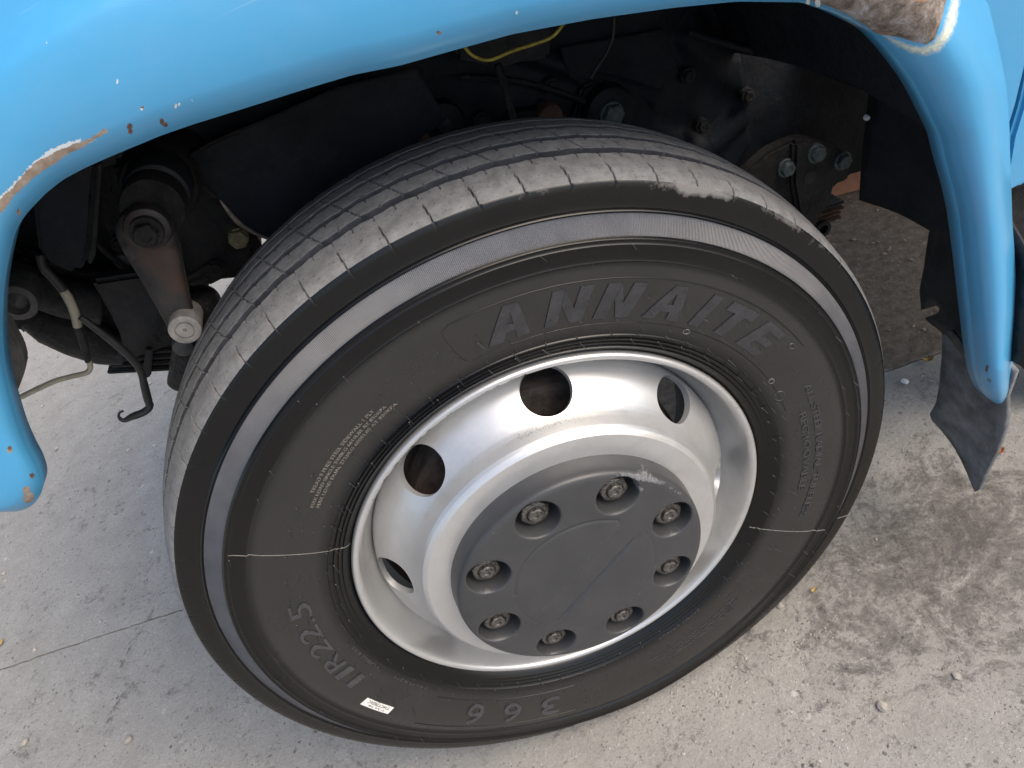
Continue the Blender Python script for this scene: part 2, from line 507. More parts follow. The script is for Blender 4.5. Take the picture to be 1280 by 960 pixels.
M_BALL = simple('bare_pale_steel', (0.42, 0.39, 0.36), 0.5, 0.3, 0.3, 60, 0.3)
M_NUT = simple('greasy_nut_steel', (0.14, 0.13, 0.12), 0.42, 0.6, 0.95, 190, 0.9, 0.0012)
M_BOLT = simple('zinc_bolt', (0.10, 0.125, 0.13), 0.55, 0.3, 0.4, 80, 0.4)
M_BRASS = simple('yellowed_bolt', (0.30, 0.26, 0.14), 0.5, 0.3, 0.4, 80, 0.4)
M_RUST = simple('rusty_steel', (0.10, 0.050, 0.030), 0.8, 0.0, 0.6, 40, 0.6, 0.002)
M_EDGE = simple('bare_worn_edge', (0.26, 0.21, 0.18), 0.45, 0.4, 0.5, 90, 0.5)
M_FLAP = simple('dusty_flap_rubber', (0.135, 0.142, 0.150), 0.75, 0.0, 0.6, 20, 0.7, 0.004, dirt=0.3)
M_HOSE = simple('black_hose', (0.018, 0.018, 0.018), 0.5, 0.0, 0.4, 50, 0.3)
M_PALE = simple('pale_plastic_hose', (0.36, 0.33, 0.26), 0.5, 0.0, 0.3, 40, 0.3)
M_YEL = simple('yellow_wire', (0.50, 0.40, 0.06), 0.45, 0.0, 0.5, 70, 0.2)
M_DRUM = simple('dirty_brake_drum', (0.085, 0.070, 0.062), 0.8, 0.1, 0.55, 45, 0.8, 0.003, rust=0.3)
M_STICK = simple('white_sticker', (0.78, 0.77, 0.74), 0.5, 0, 0.05, 40, 0.05)
M_INK = simple('black_ink', (0.05, 0.045, 0.035), 0.6, 0, 0.1, 40, 0.0)
M_SEAM = simple('mould_seam_rubber', (0.14, 0.132, 0.122), 0.5, 0, 0.3, 200, 0.1)
M_CLAY = simple('terracotta', (0.33, 0.155, 0.095), 0.85, 0, 0.25, 25, 0.4, 0.002)
M_STONE = simple('grey_stone', (0.36, 0.33, 0.29), 0.85, 0, 0.4, 30, 0.5, 0.002)
M_SOILST = simple('brown_soil_stone', (0.26, 0.20, 0.155), 0.9, 0, 0.5, 12, 0.5, 0.002)
M_LEAF = simple('dry_leaf', (0.42, 0.29, 0.11), 0.7, 0, 0.35, 90, 0.3)
M_LEAF2 = simple('orange_leaf', (0.40, 0.15, 0.06), 0.7, 0, 0.35, 90, 0.3)
M_WHITE_GAP = simple('white_stone_and_gap_light', (0.80, 0.78, 0.74), 0.5, 0, 0.1, 90, 0.1)  # white pebble, and the pale disc that stands for light in a gap

# ------------------------------------------------------------------ ground
def slab(name, poly):
    bm = bmesh.new()
    vs = [bm.verts.new((x, y, 0)) for x, y in poly]
    f = bm.faces.new(vs)
    f.normal_update()
    if f.normal.z < 0:
        f.normal_flip()
    r = bmesh.ops.extrude_face_region(bm, geom=[f])
    for v in r['geom']:
        if isinstance(v, bmesh.types.BMVert):
            v.co.z -= 0.15
    bmesh.ops.recalc_face_normals(bm, faces=bm.faces)
    me = bpy.data.meshes.new(name)
    bm.to_mesh(me)
    bm.free()
    me.materials.append(MC)
    return tag(link(bpy.data.objects.new(name, me)), kind='structure')

xs = np.linspace(-3, 3, 500)
wob = np.cumsum(rng.normal(0, 0.0012, 500))
wob -= np.linspace(wob[0], wob[-1], 500)
jo = [(x, JOINT(x) + w_) for x, w_ in zip(xs, wob)]
gap = 0.0035 + 0.0025 * rng.random(500)
near = [(-40, -40), (40, -40), (40, JOINT(40))] + jo[::-1] + [(-40, JOINT(-40))]
far = [(-40, 60), (-40, JOINT(-40) + .005)] + [(x, y + g) for (x, y), g in zip(jo, gap)] + [(40, JOINT(40) + .005), (40, 60)]
slab('pavement', near)
slab('pavement', far)
tag(mesh('ground', [(-250, -250, -0.03), (250, -250, -0.03), (250, 250, -0.03), (-250, 250, -0.03)], [(0, 1, 2, 3)], M_SOILST, smooth=False), kind='structure')

def rocks(name, n, sampler, size, mat, flat=0.6):
    bm0 = bmesh.new()
    bmesh.ops.create_icosphere(bm0, subdivisions=1, radius=1)
    bv = np.array([v.co for v in bm0.verts])
    bf = np.array([[v.index for v in f.verts] for f in bm0.faces])
    bm0.free()
    V, F = [], []
    for i in range(n):
        x, y = sampler()
        s = size()
        q = bv * (1 + rng.normal(0, 0.18, (len(bv), 1)))
        a = rng.random() * 6.28
        R = np.array([[math.cos(a), -math.sin(a), 0], [math.sin(a), math.cos(a), 0], [0, 0, 1]])
        q = (q * np.array([1.2, 0.85, flat]) * s) @ R.T
        q[:, 2] -= q[:, 2].min() + s * 0.25
        V.append(q + np.array([x, y, 0]))
        F.append(bf + i * len(bv))
    return tag(mesh(name, np.concatenate(V), np.concatenate(F), mat, smooth=False), kind='stuff')

def soil_pos():
    while True:
        x, y = rng.uniform(0.3, 2.2), rng.uniform(0.3, 2.6)
        if y > JOINT(x) + 0.03:
            return x, y
rocks('gravel', 3800, soil_pos, lambda: 0.0015 + 0.0045 * rng.random() ** 3, M_SOILST)
def near_pos():
    return rng.uniform(-1.6, 1.3), rng.uniform(-0.45, 0.75)
rocks('grit', 420, near_pos, lambda: 0.0010 + 0.0022 * rng.random() ** 3, M_STONE)
def far_pos():
    return rng.uniform(-3.0, -0.5), rng.uniform(0.8, 4.0)
def edge_pos():
    a = math.radians(rng.uniform(-150, -30))
    return 0.50 * math.cos(a) * 0.8 + rng.normal(0, 0.02), rng.normal(-0.035, 0.02)
rocks('grit', 160, edge_pos, lambda: 0.0008 + 0.0022 * rng.random() ** 2, M_STONE)
rocks('grit', 900, far_pos, lambda: 0.002 + 0.006 * rng.random() ** 3, M_STONE)

def stone(px, py, s, label, mat=M_STONE):
    bm = bmesh.new()
    bmesh.ops.create_icosphere(bm, subdivisions=2, radius=s)
    for v in bm.verts:
        v.co *= 1 + random.uniform(-0.16, 0.16)
        v.co.x *= 1.25
        v.co.z *= 0.6
    zmin = min(v.co.z for v in bm.verts)
    for v in bm.verts:
        v.co.z -= zmin
    me = bpy.data.meshes.new('pebble')
    bm.to_mesh(me)
    bm.free()
    me.materials.append(mat)
    o = link(bpy.data.objects.new('pebble', me))
    o.location = floor_at(px, py)
    o.location.z = -s * 0.12
    o.rotation_euler.z = random.random() * 6
    return tag(o, label, 'pebble', 'loose pebbles on the concrete')
stone(1131, 478, 0.0075, 'white pebble on the concrete just right of the tyre, below the joint in the slabs', M_WHITE_GAP)
stone(1103, 884, 0.0075, 'pale elongated pebble lying alone at the lower right of the wheel')
stone(930 + 45, 758, 0.006, 'small pebble close beside the right edge of the tyre tread')
stone(32, 928, 0.009, 'grey angular pebble near the lower left corner of the concrete')
stone(162, 925, 0.0085, 'pale pebble left of the tyre bottom on the concrete')
stone(1196, 846, 0.006, 'small pale pebble right of the dark oil stain')

def leaf(px, py, L_, w_, curl, ang, mat, label):
    n, m = 12, 6
    V = []
    for i in range(n):
        u = i / (n - 1)
        hw = w_ * math.sin(math.pi * min(max(u, 0.02), 0.98)) ** 0.7
        for j in range(m):
            q = j / (m - 1) * 2 - 1
            V.append((L_ * (u - .5), hw * q, 0.004 + curl * (abs(q) ** 1.6) + curl * 1.2 * (2 * u - 1) ** 2))
    V = np.array(V)
    top = V.copy()
    top[:, 2] += 0.0006
    F = [tuple(map(int, f)) for f in grid_faces(n, m, flip=True)] + [tuple(int(x) + n * m for x in f) for f in grid_faces(n, m)]
    rim = [i * m for i in range(n)] + [(n - 1) * m + j for j in range(1, m)] + [i * m + m - 1 for i in range(n - 2, -1, -1)] + [j for j in range(m - 2, 0, -1)]
    for a, b_ in zip(rim, rim[1:] + rim[:1]):
        F.append((a, b_, b_ + n * m, a + n * m))
    o = mesh('leaf', np.concatenate([V, top]), F, mat)
    o.location = floor_at(px, py)
    o.rotation_euler.z = ang
    return tag(o, label, 'leaf', 'dry leaves on the ground')
leaf(1161, 453, 0.026, 0.006, 0.006, -0.2, M_LEAF, 'curled yellow leaf lying on the slab joint left of the mud flap')
leaf(1250, 567, 0.018, 0.006, 0.004, 0.4, M_LEAF2, 'small orange leaf on the concrete right of the mud flap tip')
leaf(1018, 740, 0.014, 0.004, 0.003, 0.3, M_LEAF, 'tiny tan leaf fragment close to the right side of the tyre')
leaf(3, 806, 0.022, 0.007, 0.004, 0.9, M_LEAF, 'dry yellow leaf at the left edge beside the slab joint')

# clay block on the soil, behind the truck
def clay_block():
    bm = bmesh.new()
    bmesh.ops.create_cube(bm, size=1)
    bmesh.ops.scale(bm, vec=(0.30, 0.12, 0.20), verts=bm.verts)
    # three cores through the long block
    bmesh.ops.bevel(bm, geom=list(bm.edges), offset=0.006, segments=2, affect='EDGES')
    top = max(bm.faces, key=lambda f: f.calc_center_median().z)
    r = bmesh.ops.inset_individual(bm, faces=[top], thickness=0.02)
    bmesh.ops.translate(bm, vec=(0, 0, -0.10), verts=top.verts)
    me = bpy.data.meshes.new('clay_block')
    bm.to_mesh(me)
    bm.free()
    me.materials.append(M_CLAY)
    o = link(bpy.data.objects.new('clay_block', me))
    o.location = (1.27, 1.165, 0.098)
    o.rotation_euler.z = -0.35
    return tag(o, 'terracotta clay block standing on the brown soil behind the truck', 'brick')
clay_block()

# ------------------------------------------------------------------ the truck: everything below is one thing
truck = bpy.data.objects.new('truck', None)
link(truck)
truck.location = (0, 0, AXLE)
tag(truck, 'old blue truck with rust-chipped front fender and silver wheel on black tyre', 'truck')

# ---- tyre
SIDE = [(0.2920, 0.020), (0.2950, 0.013), (0.2985, 0.004), (0.3025, -0.002), (0.3070, -0.0052), (0.3090, -0.0068), (0.3098, -0.0056), (0.3120, -0.0066),
        (0.3145, -0.0086), (0.3153, -0.0073), (0.3180, -0.0084), (0.3205, -0.0104), (0.3213, -0.0090), (0.3240, -0.0100), (0.3268, -0.0120),
        (0.3278, -0.0132), (0.3290, -0.0121), (0.335, -0.0136), (0.345, -0.0158), (0.355, -0.0176), (0.365, -0.0190), (0.375, -0.0201),
        (0.385, -0.0210), (0.395, -0.0216), (0.405, -0.0219), (0.412, -0.0218), (0.418, -0.0212), (0.4225, -0.0202), (0.4240, -0.0206), (0.4256, -0.0222), (0.4270, -0.0229), (0.4284, -0.0222),
        (0.433, -0.0219), (0.439, -0.0216), (0.4430, -0.0213), (0.4445, -0.0222), (0.4458, -0.0222), (0.4470, -0.0210), (0.4500, -0.0206), (0.4515, -0.0214), (0.4528, -0.0200),
        (0.4538, -0.0180), (0.4575, -0.0150), (0.4625, -0.0112), (0.4675, -0.0076), (0.4718, -0.0046), (0.4742, -0.0036), (0.4754, -0.0048), (0.4768, -0.0056), (0.4782, -0.0046),
        (0.4795, -0.0016), (0.483, -0.0006), (0.488, 0.0000), (0.494, 0.0008), (0.500, 0.0018), (0.505, 0.0030), (0.5075, 0.0042)]
NS = len(SIDE)
CROWN = np.array([(0.0042, 0.5075), (0.0065, 0.5092), (0.012, 0.5125), (0.02, 0.5157), (0.05, 0.5218), (0.09, 0.5262), (0.118, 0.527), (0.146, 0.5262), (0.186, 0.5218), (0.216, 0.5157), (0.228, 0.51), (0.232, 0.5075)])
GROOVES = [(0.0585, 0.0076), (0.0975, 0.0066), (0.137, 0.0064), (0.176, 0.0060)]
edge_rows = [g_ + s_ * (w_ + o_) for g_, w_ in GROOVES for s_ in (-1, 1) for o_ in (-0.0007, 0.0, 0.0006)]
ty = np.unique(np.concatenate([np.linspace(0.0050, 0.03, 18), np.linspace(0.031, 0.165, 70), np.linspace(0.167, 0.232, 20), edge_rows]))
keep = [t for t in ty if not any(abs(abs(t - g_) - w_) < 0.0011 and not any(abs(t - e_) < 1e-7 for e_ in edge_rows) for g_, w_ in GROOVES)]
ty = np.array(keep)
tr = np.interp(ty, CROWN[:, 0], CROWN[:, 1])
inner = [(0.49, 0.240), (0.45, 0.255), (0.40, 0.258), (0.35, 0.25), (0.31, 0.24), (0.29, 0.23)]
pr_r = np.concatenate([[p[0] for p in SIDE], tr, [p[0] for p in inner]])
pr_y = np.concatenate([[p[1] for p in SIDE], ty, [p[1] for p in inner]])
NA = 2560
ang = np.linspace(0, 2 * np.pi, NA, endpoint=False)
A, Rr = np.meshgrid(ang, pr_r, indexing='ij')
_, Yy = np.meshgrid(ang, pr_y, indexing='ij')
Rr = Rr.copy()
deg = np.degrees(A)
NP = 64                                   # pattern pitches
pitch = 360.0 / NP
tmask = np.zeros_like(Rr, bool)
tmask[:, NS:NS + len(ty)] = True
groove = np.zeros_like(Rr)
def zig(d, phase):                        # gentle zigzag of the groove walls
    return 0.0011 * np.sin(2 * np.pi * (d / pitch + phase)) + 0.0005 * np.sin(2 * np.pi * (d / pitch * 3 + phase))
wave = np.zeros_like(Rr)
for gi, (gy, gw) in enumerate(GROOVES):
    d = np.abs(Yy - gy) - gw
    groove = np.maximum(groove, np.clip(-d / 0.0007, 0, 1) * tmask)
    wave = wave + zig(deg, 0.23 * gi) * np.clip(1 - np.maximum(d, 0) / 0.010, 0, 1) * tmask
depth = groove * 0.0125
dres = 360.0 / NA
def sipe(y0, y1, slope, phase, dpt, wdeg=0.045, per=pitch, bend=0.0):
    """thin cuts across a rib"""
    global depth, groove
    t = (Yy - y0) / (y1 - y0)
    inside = (t > -0.02) & (t < 1.02) & tmask
    ctr = phase + slope * t + bend * np.sin(np.pi * np.clip(t, 0, 1) * 2)
    u = (deg - ctr + per / 2) % per - per / 2
    m_ = np.clip((wdeg + dres * 0.5 - np.abs(u)) / (dres * 0.8), 0, 1) * inside
    depth = np.maximum(depth, m_ * dpt)
    groove = np.maximum(groove, m_ * 0.07)
P0 = 77.3 % pitch
sipe(0.0045, 0.031, 0.3, P0, 0.005)                                  # shoulder cuts
sipe(0.0445, 0.0525, 0.1, P0 + 0.45, 0.003, 0.03, pitch / 2)         # nicks on the groove edge
sipe(0.0645, 0.0925, 1.25, P0 + pitch * 0.32, 0.006, bend=0.0)
sipe(0.064, 0.0705, 0.1, P0 + pitch * 0.85, 0.003, 0.03)
sipe(0.0865, 0.0925, 0.1, P0 + pitch * 0.10, 0.003, 0.03)
sipe(0.103, 0.132, 1.25, P0 + pitch * 0.62, 0.006, bend=0.0)
sipe(0.1025, 0.109, 0.1, P0 + pitch * 0.15, 0.003, 0.03)
sipe(0.126, 0.132, 0.1, P0 + pitch * 0.45, 0.003, 0.03)
sipe(0.1425, 0.171, 1.25, P0 + pitch * 0.90, 0.006, bend=0.0)
sipe(0.205, 0.23, 0.3, P0 + 2, 0.005)
Yy = Yy + wave
# shoulder cuts run a little way down the side
shl = np.zeros_like(Rr)
sidem = (Rr > 0.494) & (Yy < 0.0046)
u = (deg - (P0 - 0.15) + pitch / 2) % pitch - pitch / 2
m_ = np.clip((0.03 + dres * .5 - np.abs(u)) / (dres * .8), 0, 1) * sidem
Yy = Yy + m_ * 0.0018
Rr = Rr - depth
X = Rr * np.cos(A)
Z = Rr * np.sin(A)
Y = Yy.copy()
flat = -AXLE + 0.0005
# standing on the ground: flat patch and bulged lower wall
sq = np.clip((-Z - 0.30) / (0.487 - 0.30), 0, 1) * np.exp(-(X / 0.20) ** 2)
Y = Y - 0.010 * sq * np.clip(1 - np.abs(Rr - 0.44) / 0.07, 0, 1) * (Yy < 0.1)
Z = np.where(Z < flat, flat + 0.04 * (Z - flat) * 0.0, Z)
V = np.stack([X, Y, Z], -1)
F = grid_faces(NA, len(pr_r), True, flip=False)
cols = np.tile(np.arange(len(pr_r) - 1), NA)
mid_r = (pr_r[:-1] + pr_r[1:]) / 2
band_c = np.where((mid_r > 0.4534) & (mid_r < 0.4735) & (np.arange(len(pr_r) - 1) < NS))[0]
midx = np.zeros(len(F), int)
midx[np.isin(cols, band_c)] = 1
midx[(cols >= NS - 1) & (cols < NS + len(ty) - 1)] = 2
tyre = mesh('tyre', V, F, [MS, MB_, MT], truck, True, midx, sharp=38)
add_attr(tyre, 'groove', groove)
# dust rubbed on to the upper shoulder
adeg = (deg + 180) % 360 - 180
dust = np.clip(1 - np.abs(Rr - 0.505) / 0.016, 0, 1) * (np.clip(1 - np.abs(adeg - 56) / 9, 0, 1) * 0.75 + np.clip(1 - np.abs(adeg - 40) / 22, 0, 1) * 0.45 + np.clip(1 - np.abs(adeg - 76) / 7, 0, 1) * 0.38)
dust = dust + 0.16 * np.clip((Rr - 0.487) / 0.02, 0, 1)
add_attr(tyre, 'dust', dust)
add_attr(tyre, 'inner_wall', np.clip((0.428 - Rr) / 0.012, 0, 1) * np.clip((Rr - 0.325) / 0.02, 0, 1))  # inner sidewall paler than the shoulder ring
sr = np.array([p[0] for p in SIDE])
sy = np.array([p[1] for p in SIDE])
def y_side(r, a=None):
    y = np.interp(r, sr, sy)
    if a is not None:
        x, z = r * np.cos(a), r * np.sin(a)
        q = np.clip((-z - 0.30) / 0.187, 0, 1) * np.exp(-(x / 0.20) ** 2)
        y = y - 0.010 * q * np.clip(1 - np.abs(r - 0.44) / 0.07, 0, 1)
    return y

def wrap(a_deg, r, lift):
    a = np.radians(a_deg)
    return np.stack([r * np.cos(a), y_side(r, a) - lift, r * np.sin(a)], -1)

# raised brand letters: quads of (angle, height 0..1)
R0, R1, LIFT = 0.3545, 0.4000, 0.0014
def letter(quads):
    V, F = [], []
    k = 5
    for q in quads:
        q = np.array(q, float)
        s, t = np.meshgrid(np.linspace(0, 1, k), np.linspace(0, 1, k), indexing='ij')
        P = ((1 - s) * (1 - t))[..., None] * q[0] + (s * (1 - t))[..., None] * q[1] + (s * t)[..., None] * q[2] + ((1 - s) * t)[..., None] * q[3]
        r = R0 + (R1 - R0) * P[..., 1]
        top = wrap(P[..., 0], r, LIFT).reshape(-1, 3)
        bot = wrap(P[..., 0], r, -0.0008).reshape(-1, 3)
        b0 = len(V)
        V += list(top) + list(bot)
        g = grid_faces(k, k)
        F += [tuple(int(i) + b0 for i in f) for f in g]
        ring = [i * k for i in range(k)] + [(k - 1) * k + j for j in range(1, k)] + [i * k + k - 1 for i in range(k - 2, -1, -1)] + [j for j in range(k - 2, 0, -1)]
        for a, b_ in zip(ring, ring[1:] + ring[:1]):
            F.append((a + b0, a + b0 + k * k, b_ + b0 + k * k, b_ + b0))
    o = mesh('raised_letter', V, F, M_LETTER, tyre, smooth=False)
    bm = bmesh.new()
    bm.from_mesh(o.data)
    bmesh.ops.recalc_face_normals(bm, faces=bm.faces)
    bm.to_mesh(o.data)
    bm.free()
    return o
def sl(a, b, t):
    return (a[0] + (b[0] - a[0]) * t, a[1] + (b[1] - a[1]) * t)
def letter_A(bl, bl2, tl, tr_, br, br2):
    L0, L1, L2, L3 = (bl, 0), (bl2, 0), ((tl + tr_) / 2 + 0.0, 1), (tl, 1)
    # left leg, right leg and a bar between them
    apex_in = ((bl2 + br2) / 2 * 0.2 + (tl + tr_) / 2 * 0.8, 0.80)
    left = [L0, L1, apex_in, L3]
    right = [(br2, 0), (br, 0), (tr_, 1), apex_in]
    cap = [apex_in, apex_in, (tr_, 1), (tl, 1)]
    b0, b1 = sl(L1, apex_in, 0.30), sl((br2, 0), apex_in, 0.30)
    b2, b3 = sl((br2, 0), apex_in, 0.56), sl(L1, apex_in, 0.56)
    return letter([left, right, cap, [b0, b1, b2, b3]])
def letter_N(bl, tl, wst, total):
    # stems lean by the italic slant, the diagonal joins them
    s = tl - bl
    e = total
    st1 = [(bl, 0), (bl - wst, 0), (bl - wst + s * 0.98 + .1, 1), (tl, 1)]
    st2 = [(bl - e + wst, 0), (bl - e, 0), (tl - e, 1), (tl - e + wst, 1)]
    dg = [(bl - e + wst * 1.0, 0.0), (bl - e + wst + s * 0.42, 0.42), (bl - wst + s + .1, 1.0), (bl - wst + s * 0.55, 0.56)]
    return letter([st1, st2, dg])
letter_A(88.3, 85.4, 84.0, 81.5, 80.3, 82.7)
letter_N(77.6, 75.8, 2.3, 7.0)
letter_N(68.4, 66.4, 2.5, 7.0)
letter_A(58.5, 56.0, 54.2, 51.9, 50.6, 53.2)
letter([[(48.0, 0), (45.8, 0), (44.3, 1), (46.3, 1)]])
letter([[(41.5, 0), (39.1, 0), (37.7, 0.72), (40.1, 0.72)], [(42.4, 0.72), (35.9, 0.72), (35.4, 1), (41.9, 1)]])
letter([[(35.0, 0), (32.6, 0), (30.3, 1), (32.5, 1)], [(32.6, 0), (28.4, 0), (28.0, 0.22), (32.1, 0.22)], [(31.7, 0.38), (28.2, 0.38), (27.9, 0.60), (31.2, 0.60)], [(30.75, 0.78), (27.6, 0.78), (27.3, 1), (30.3, 1)]])

# other raised markings
def text_mesh(s, size, spacing=1.0):
    cu = bpy.data.curves.new('txt', 'FONT')
    cu.body = s
    cu.size = size
    cu.space_character = spacing
    cu.resolution_u = 3
    cu.extrude = 0.5
    o = bpy.data.objects.new('txt', cu)
    scene.collection.objects.link(o)
    dg = bpy.context.evaluated_depsgraph_get()
    me = bpy.data.meshes.new_from_object(o.evaluated_get(dg))
    V = np.array([v.co for v in me.vertices])
    F = [tuple(p.vertices) for p in me.polygons]
    bpy.data.objects.remove(o)
    bpy.data.curves.remove(cu)
    bpy.data.meshes.remove(me)
    return V, F
def marking(name, lines, mat, lift, xs=1.0):
    """lines: (text, start angle, end angle, base radius, height); read clockwise, tops outward"""
    VV, FF = [], []
    for s, a0, a1, r0, h in lines:
        V, F = text_mesh(s, 1.0)
        V[:, 0] -= V[:, 0].min()
        V[:, 0] /= V[:, 0].max()
        V[:, 1] /= 0.72
        r = r0 + h * V[:, 1]
        a = a0 + (a1 - a0) * V[:, 0]
        P = wrap(a, r, 0.0)
        P[:, 1] += np.where(V[:, 2] > 0, -lift, 0.0006)
        b0 = sum(len(v) for v in VV)
        VV.append(P)
        FF += [tuple(i + b0 for i in f) for f in F]
    o = mesh(name, np.concatenate(VV), FF, mat, tyre, smooth=False)
    bm = bmesh.new()
    bm.from_mesh(o.data)
    bmesh.ops.recalc_face_normals(bm, faces=bm.faces)
    bm.to_mesh(o.data)
    bm.free()
    if name == 'small_print':
        tag(o, kind='stuff')
    return o
M_MARK = simple('marking_rubber', (0.050, 0.050, 0.054), 0.30, 0, 0.2, 60, 0.1)
M_SMALL = simple('worn_marking_rubber', (0.17, 0.155, 0.135), 0.5, 0, 0.5, 300, 0.1)
for ch, a0, a1 in (('1', -168.0, -169.6), ('1', -172.2, -173.8), ('R', -175.4, -180.2), ('2', -181.3, -185.7), ('2', -186.7, -191.1), ('.', -192.3, -193.4), ('5', -194.4, -198.7)):
    marking('raised_digit' if ch.isdigit() else ('raised_letter' if ch == 'R' else 'raised_point'), [(ch, a0, a1, 0.357, 0.029)], M_MARK, 0.0020)
for ch, a0, a1, r0, hh in (('3', -110.1, -114.9, 0.363, 0.041), ('6', -120.3, -124.9, 0.3605, 0.044), ('6', -130.4, -134.8, 0.3575, 0.047)):
    marking('raised_digit', [(ch, a0, a1, r0, hh)], M_MARK, 0.0020)
marking('small_print', [('ALL STEEL RADIAL TUBELESS', 12.7, -27.5, 0.3795, 0.010), ('REGROOVABLE', 5.4, -19.0, 0.361, 0.010)], M_MARK, 0.0013)
marking('small_print', [('TREAD 5 PLIES STEEL SIDEWALL 1 PLY', 131.9, 111.4, 0.3690, 0.0046),
                        ('MAX LOAD SINGLE 3000KG 6610LBS AT 830KPA', 135.3, 109.5, 0.3618, 0.0042),
                        ('MAX LOAD DUAL 2725KG 6005LBS AT 830KPA', 135.3, 107.9, 0.3548, 0.0042)], M_SMALL, 0.0008)
marking('small_print', [('SERIOUS INJURY MAY RESULT FROM TIRE FAILURE', -56.5, -84.7, 0.3640, 0.0042),
                        ('DUE TO UNDERINFLATION OR OVERLOADING', -55.5, -83.5, 0.3715, 0.0042),
                        ('FOLLOW OWNERS MANUAL', -57.5, -80.0, 0.3790, 0.0042), ('LOAD RANGE', -64.5, -78.8, 0.3310, 0.0042)], M_MARK, 0.0008)
marking('small_print', [('TUBELESS', -166.5, -178.5, 0.335, 0.0046), ('146/143M', -150.0, -161.0, 0.336, 0.0050)], M_MARK, 0.0008)

# sticker with its printed code (tops of the letters point to the rim as the photo shows)
def sticker():
    V, F = [], []
    n, m = 9, 3
    aa = np.linspace(-162.1, -154.2, n)
    rr = np.linspace(0.3868, 0.4018, m)
    Ag, Rg = np.meshgrid(aa, rr, indexing='ij')
    top = wrap(Ag, Rg, 0.0011).reshape(-1, 3)
    bot = wrap(Ag, Rg, 0.0002).reshape(-1, 3)
    V = list(top) + list(bot)
    F = [tuple(map(int, f)) for f in grid_faces(n, m)]
    ring = [i * m for i in range(n)] + [(n - 1) * m + j for j in range(1, m)] + [i * m + m - 1 for i in range(n - 2, -1, -1)] + [j for j in range(m - 2, 0, -1)]
    for a, b_ in zip(ring, ring[1:] + ring[:1]):
        F.append((a, a + n * m, b_ + n * m, b_))
    mi = [0] * len(F)
    for s, a0, a1, r0, h in (('T34CT78Z6C', -155.0, -161.2, 0.3885, 0.0055), ('T 34 78', -155.6, -160.2, 0.3965, 0.0026)):
        TV, TF = text_mesh(s, 1.0)
        TV[:, 0] -= TV[:, 0].min()
        TV[:, 0] /= TV[:, 0].max()
        P = wrap(a0 + (a1 - a0) * TV[:, 0], r0 + h * TV[:, 1] / 0.72, 0.0)
        P[:, 1] -= np.where(TV[:, 2] > 0, 0.00135, 0.0009)
        b0 = len(V)
        V += list(P)
        F += [tuple(i + b0 for i in f) for f in TF]
        mi += [1] * len(TF)
    o = mesh('sticker', V, F, [M_STICK, M_INK], tyre, smooth=False, midx=mi)
    return o
sticker()

# mould lines, border arcs and ring marks
def ridge(name, path, wd, lift, mat):
    """thin raised line along (angle, radius) points"""
    P = smooth_path(path, 10)
    T = np.gradient(np.stack([P[:, 0] * np.pi / 180 * P[:, 1], P[:, 1]], -1), axis=0)
    T /= np.linalg.norm(T, axis=1)[:, None]
    nrm = np.stack([-T[:, 1], T[:, 0]], -1) * wd / 2
    da = nrm[:, 0] / P[:, 1] * 180 / np.pi
    rows = []
    for s, l in ((-1, -0.0004), (-0.5, lift), (0.5, lift), (1, -0.0004)):
        rows.append(wrap(P[:, 0] + s * da, P[:, 1] + s * nrm[:, 1], l))
    V = np.stack(rows, 1)
    return mesh(name, V, grid_faces(len(P), 4, flip=True), mat, tyre)
ridge('mould_line', [(148.4, 0.30), (148.0, 0.33), (147.3, 0.37), (146.8, 0.415), (146.6, 0.447)], 0.0011, 0.0009, M_SEAM)
ridge('mould_line', [(-32.5, 0.309), (-32.4, 0.35), (-32.4, 0.395), (-32.3, 0.443)], 0.0011, 0.0009, M_SEAM)
ridge('mould_line', [(-31.9, 0.481), (-31.6, 0.505)], 0.0011, 0.0009, M_SEAM)
ridge('border_line', [(a, 0.4065) for a in np.linspace(93, 22, 12)], 0.0013, 0.0008, MS)
ridge('border_line', [(a, 0.3465) for a in np.linspace(92, 8, 14)], 0.0011, 0.0007, MS)
ridge('border_line', [(93.0, 0.405), (94.2, 0.398), (93.6, 0.36), (92.6, 0.348)], 0.0012, 0.0003, MS)
ridge('border_line', [(a, 0.4095) for a in np.linspace(-146, -106, 8)], 0.0012, 0.0008, MS)
ridge('border_line', [(a, 0.3495) for a in np.linspace(-145, -106, 8)], 0.0012, 0.0008, MS)
for a0, rc, hr, mt in ((47.0, 0.3435, 0.0042, M_SEAM), (19.0, 0.3485, 0.0042, M_SEAM), (23.9, 0.3952, 0.0045, M_MARK), (13.5, 0.3472, 0.0085, M_MARK)):
    ridge('ring_mark', [(a0 + math.degrees(hr * math.cos(t) / rc), rc + hr * 0.8 * math.sin(t)) for t in np.linspace(0, 2 * np.pi, 13)], 0.0014, 0.0009, mt)

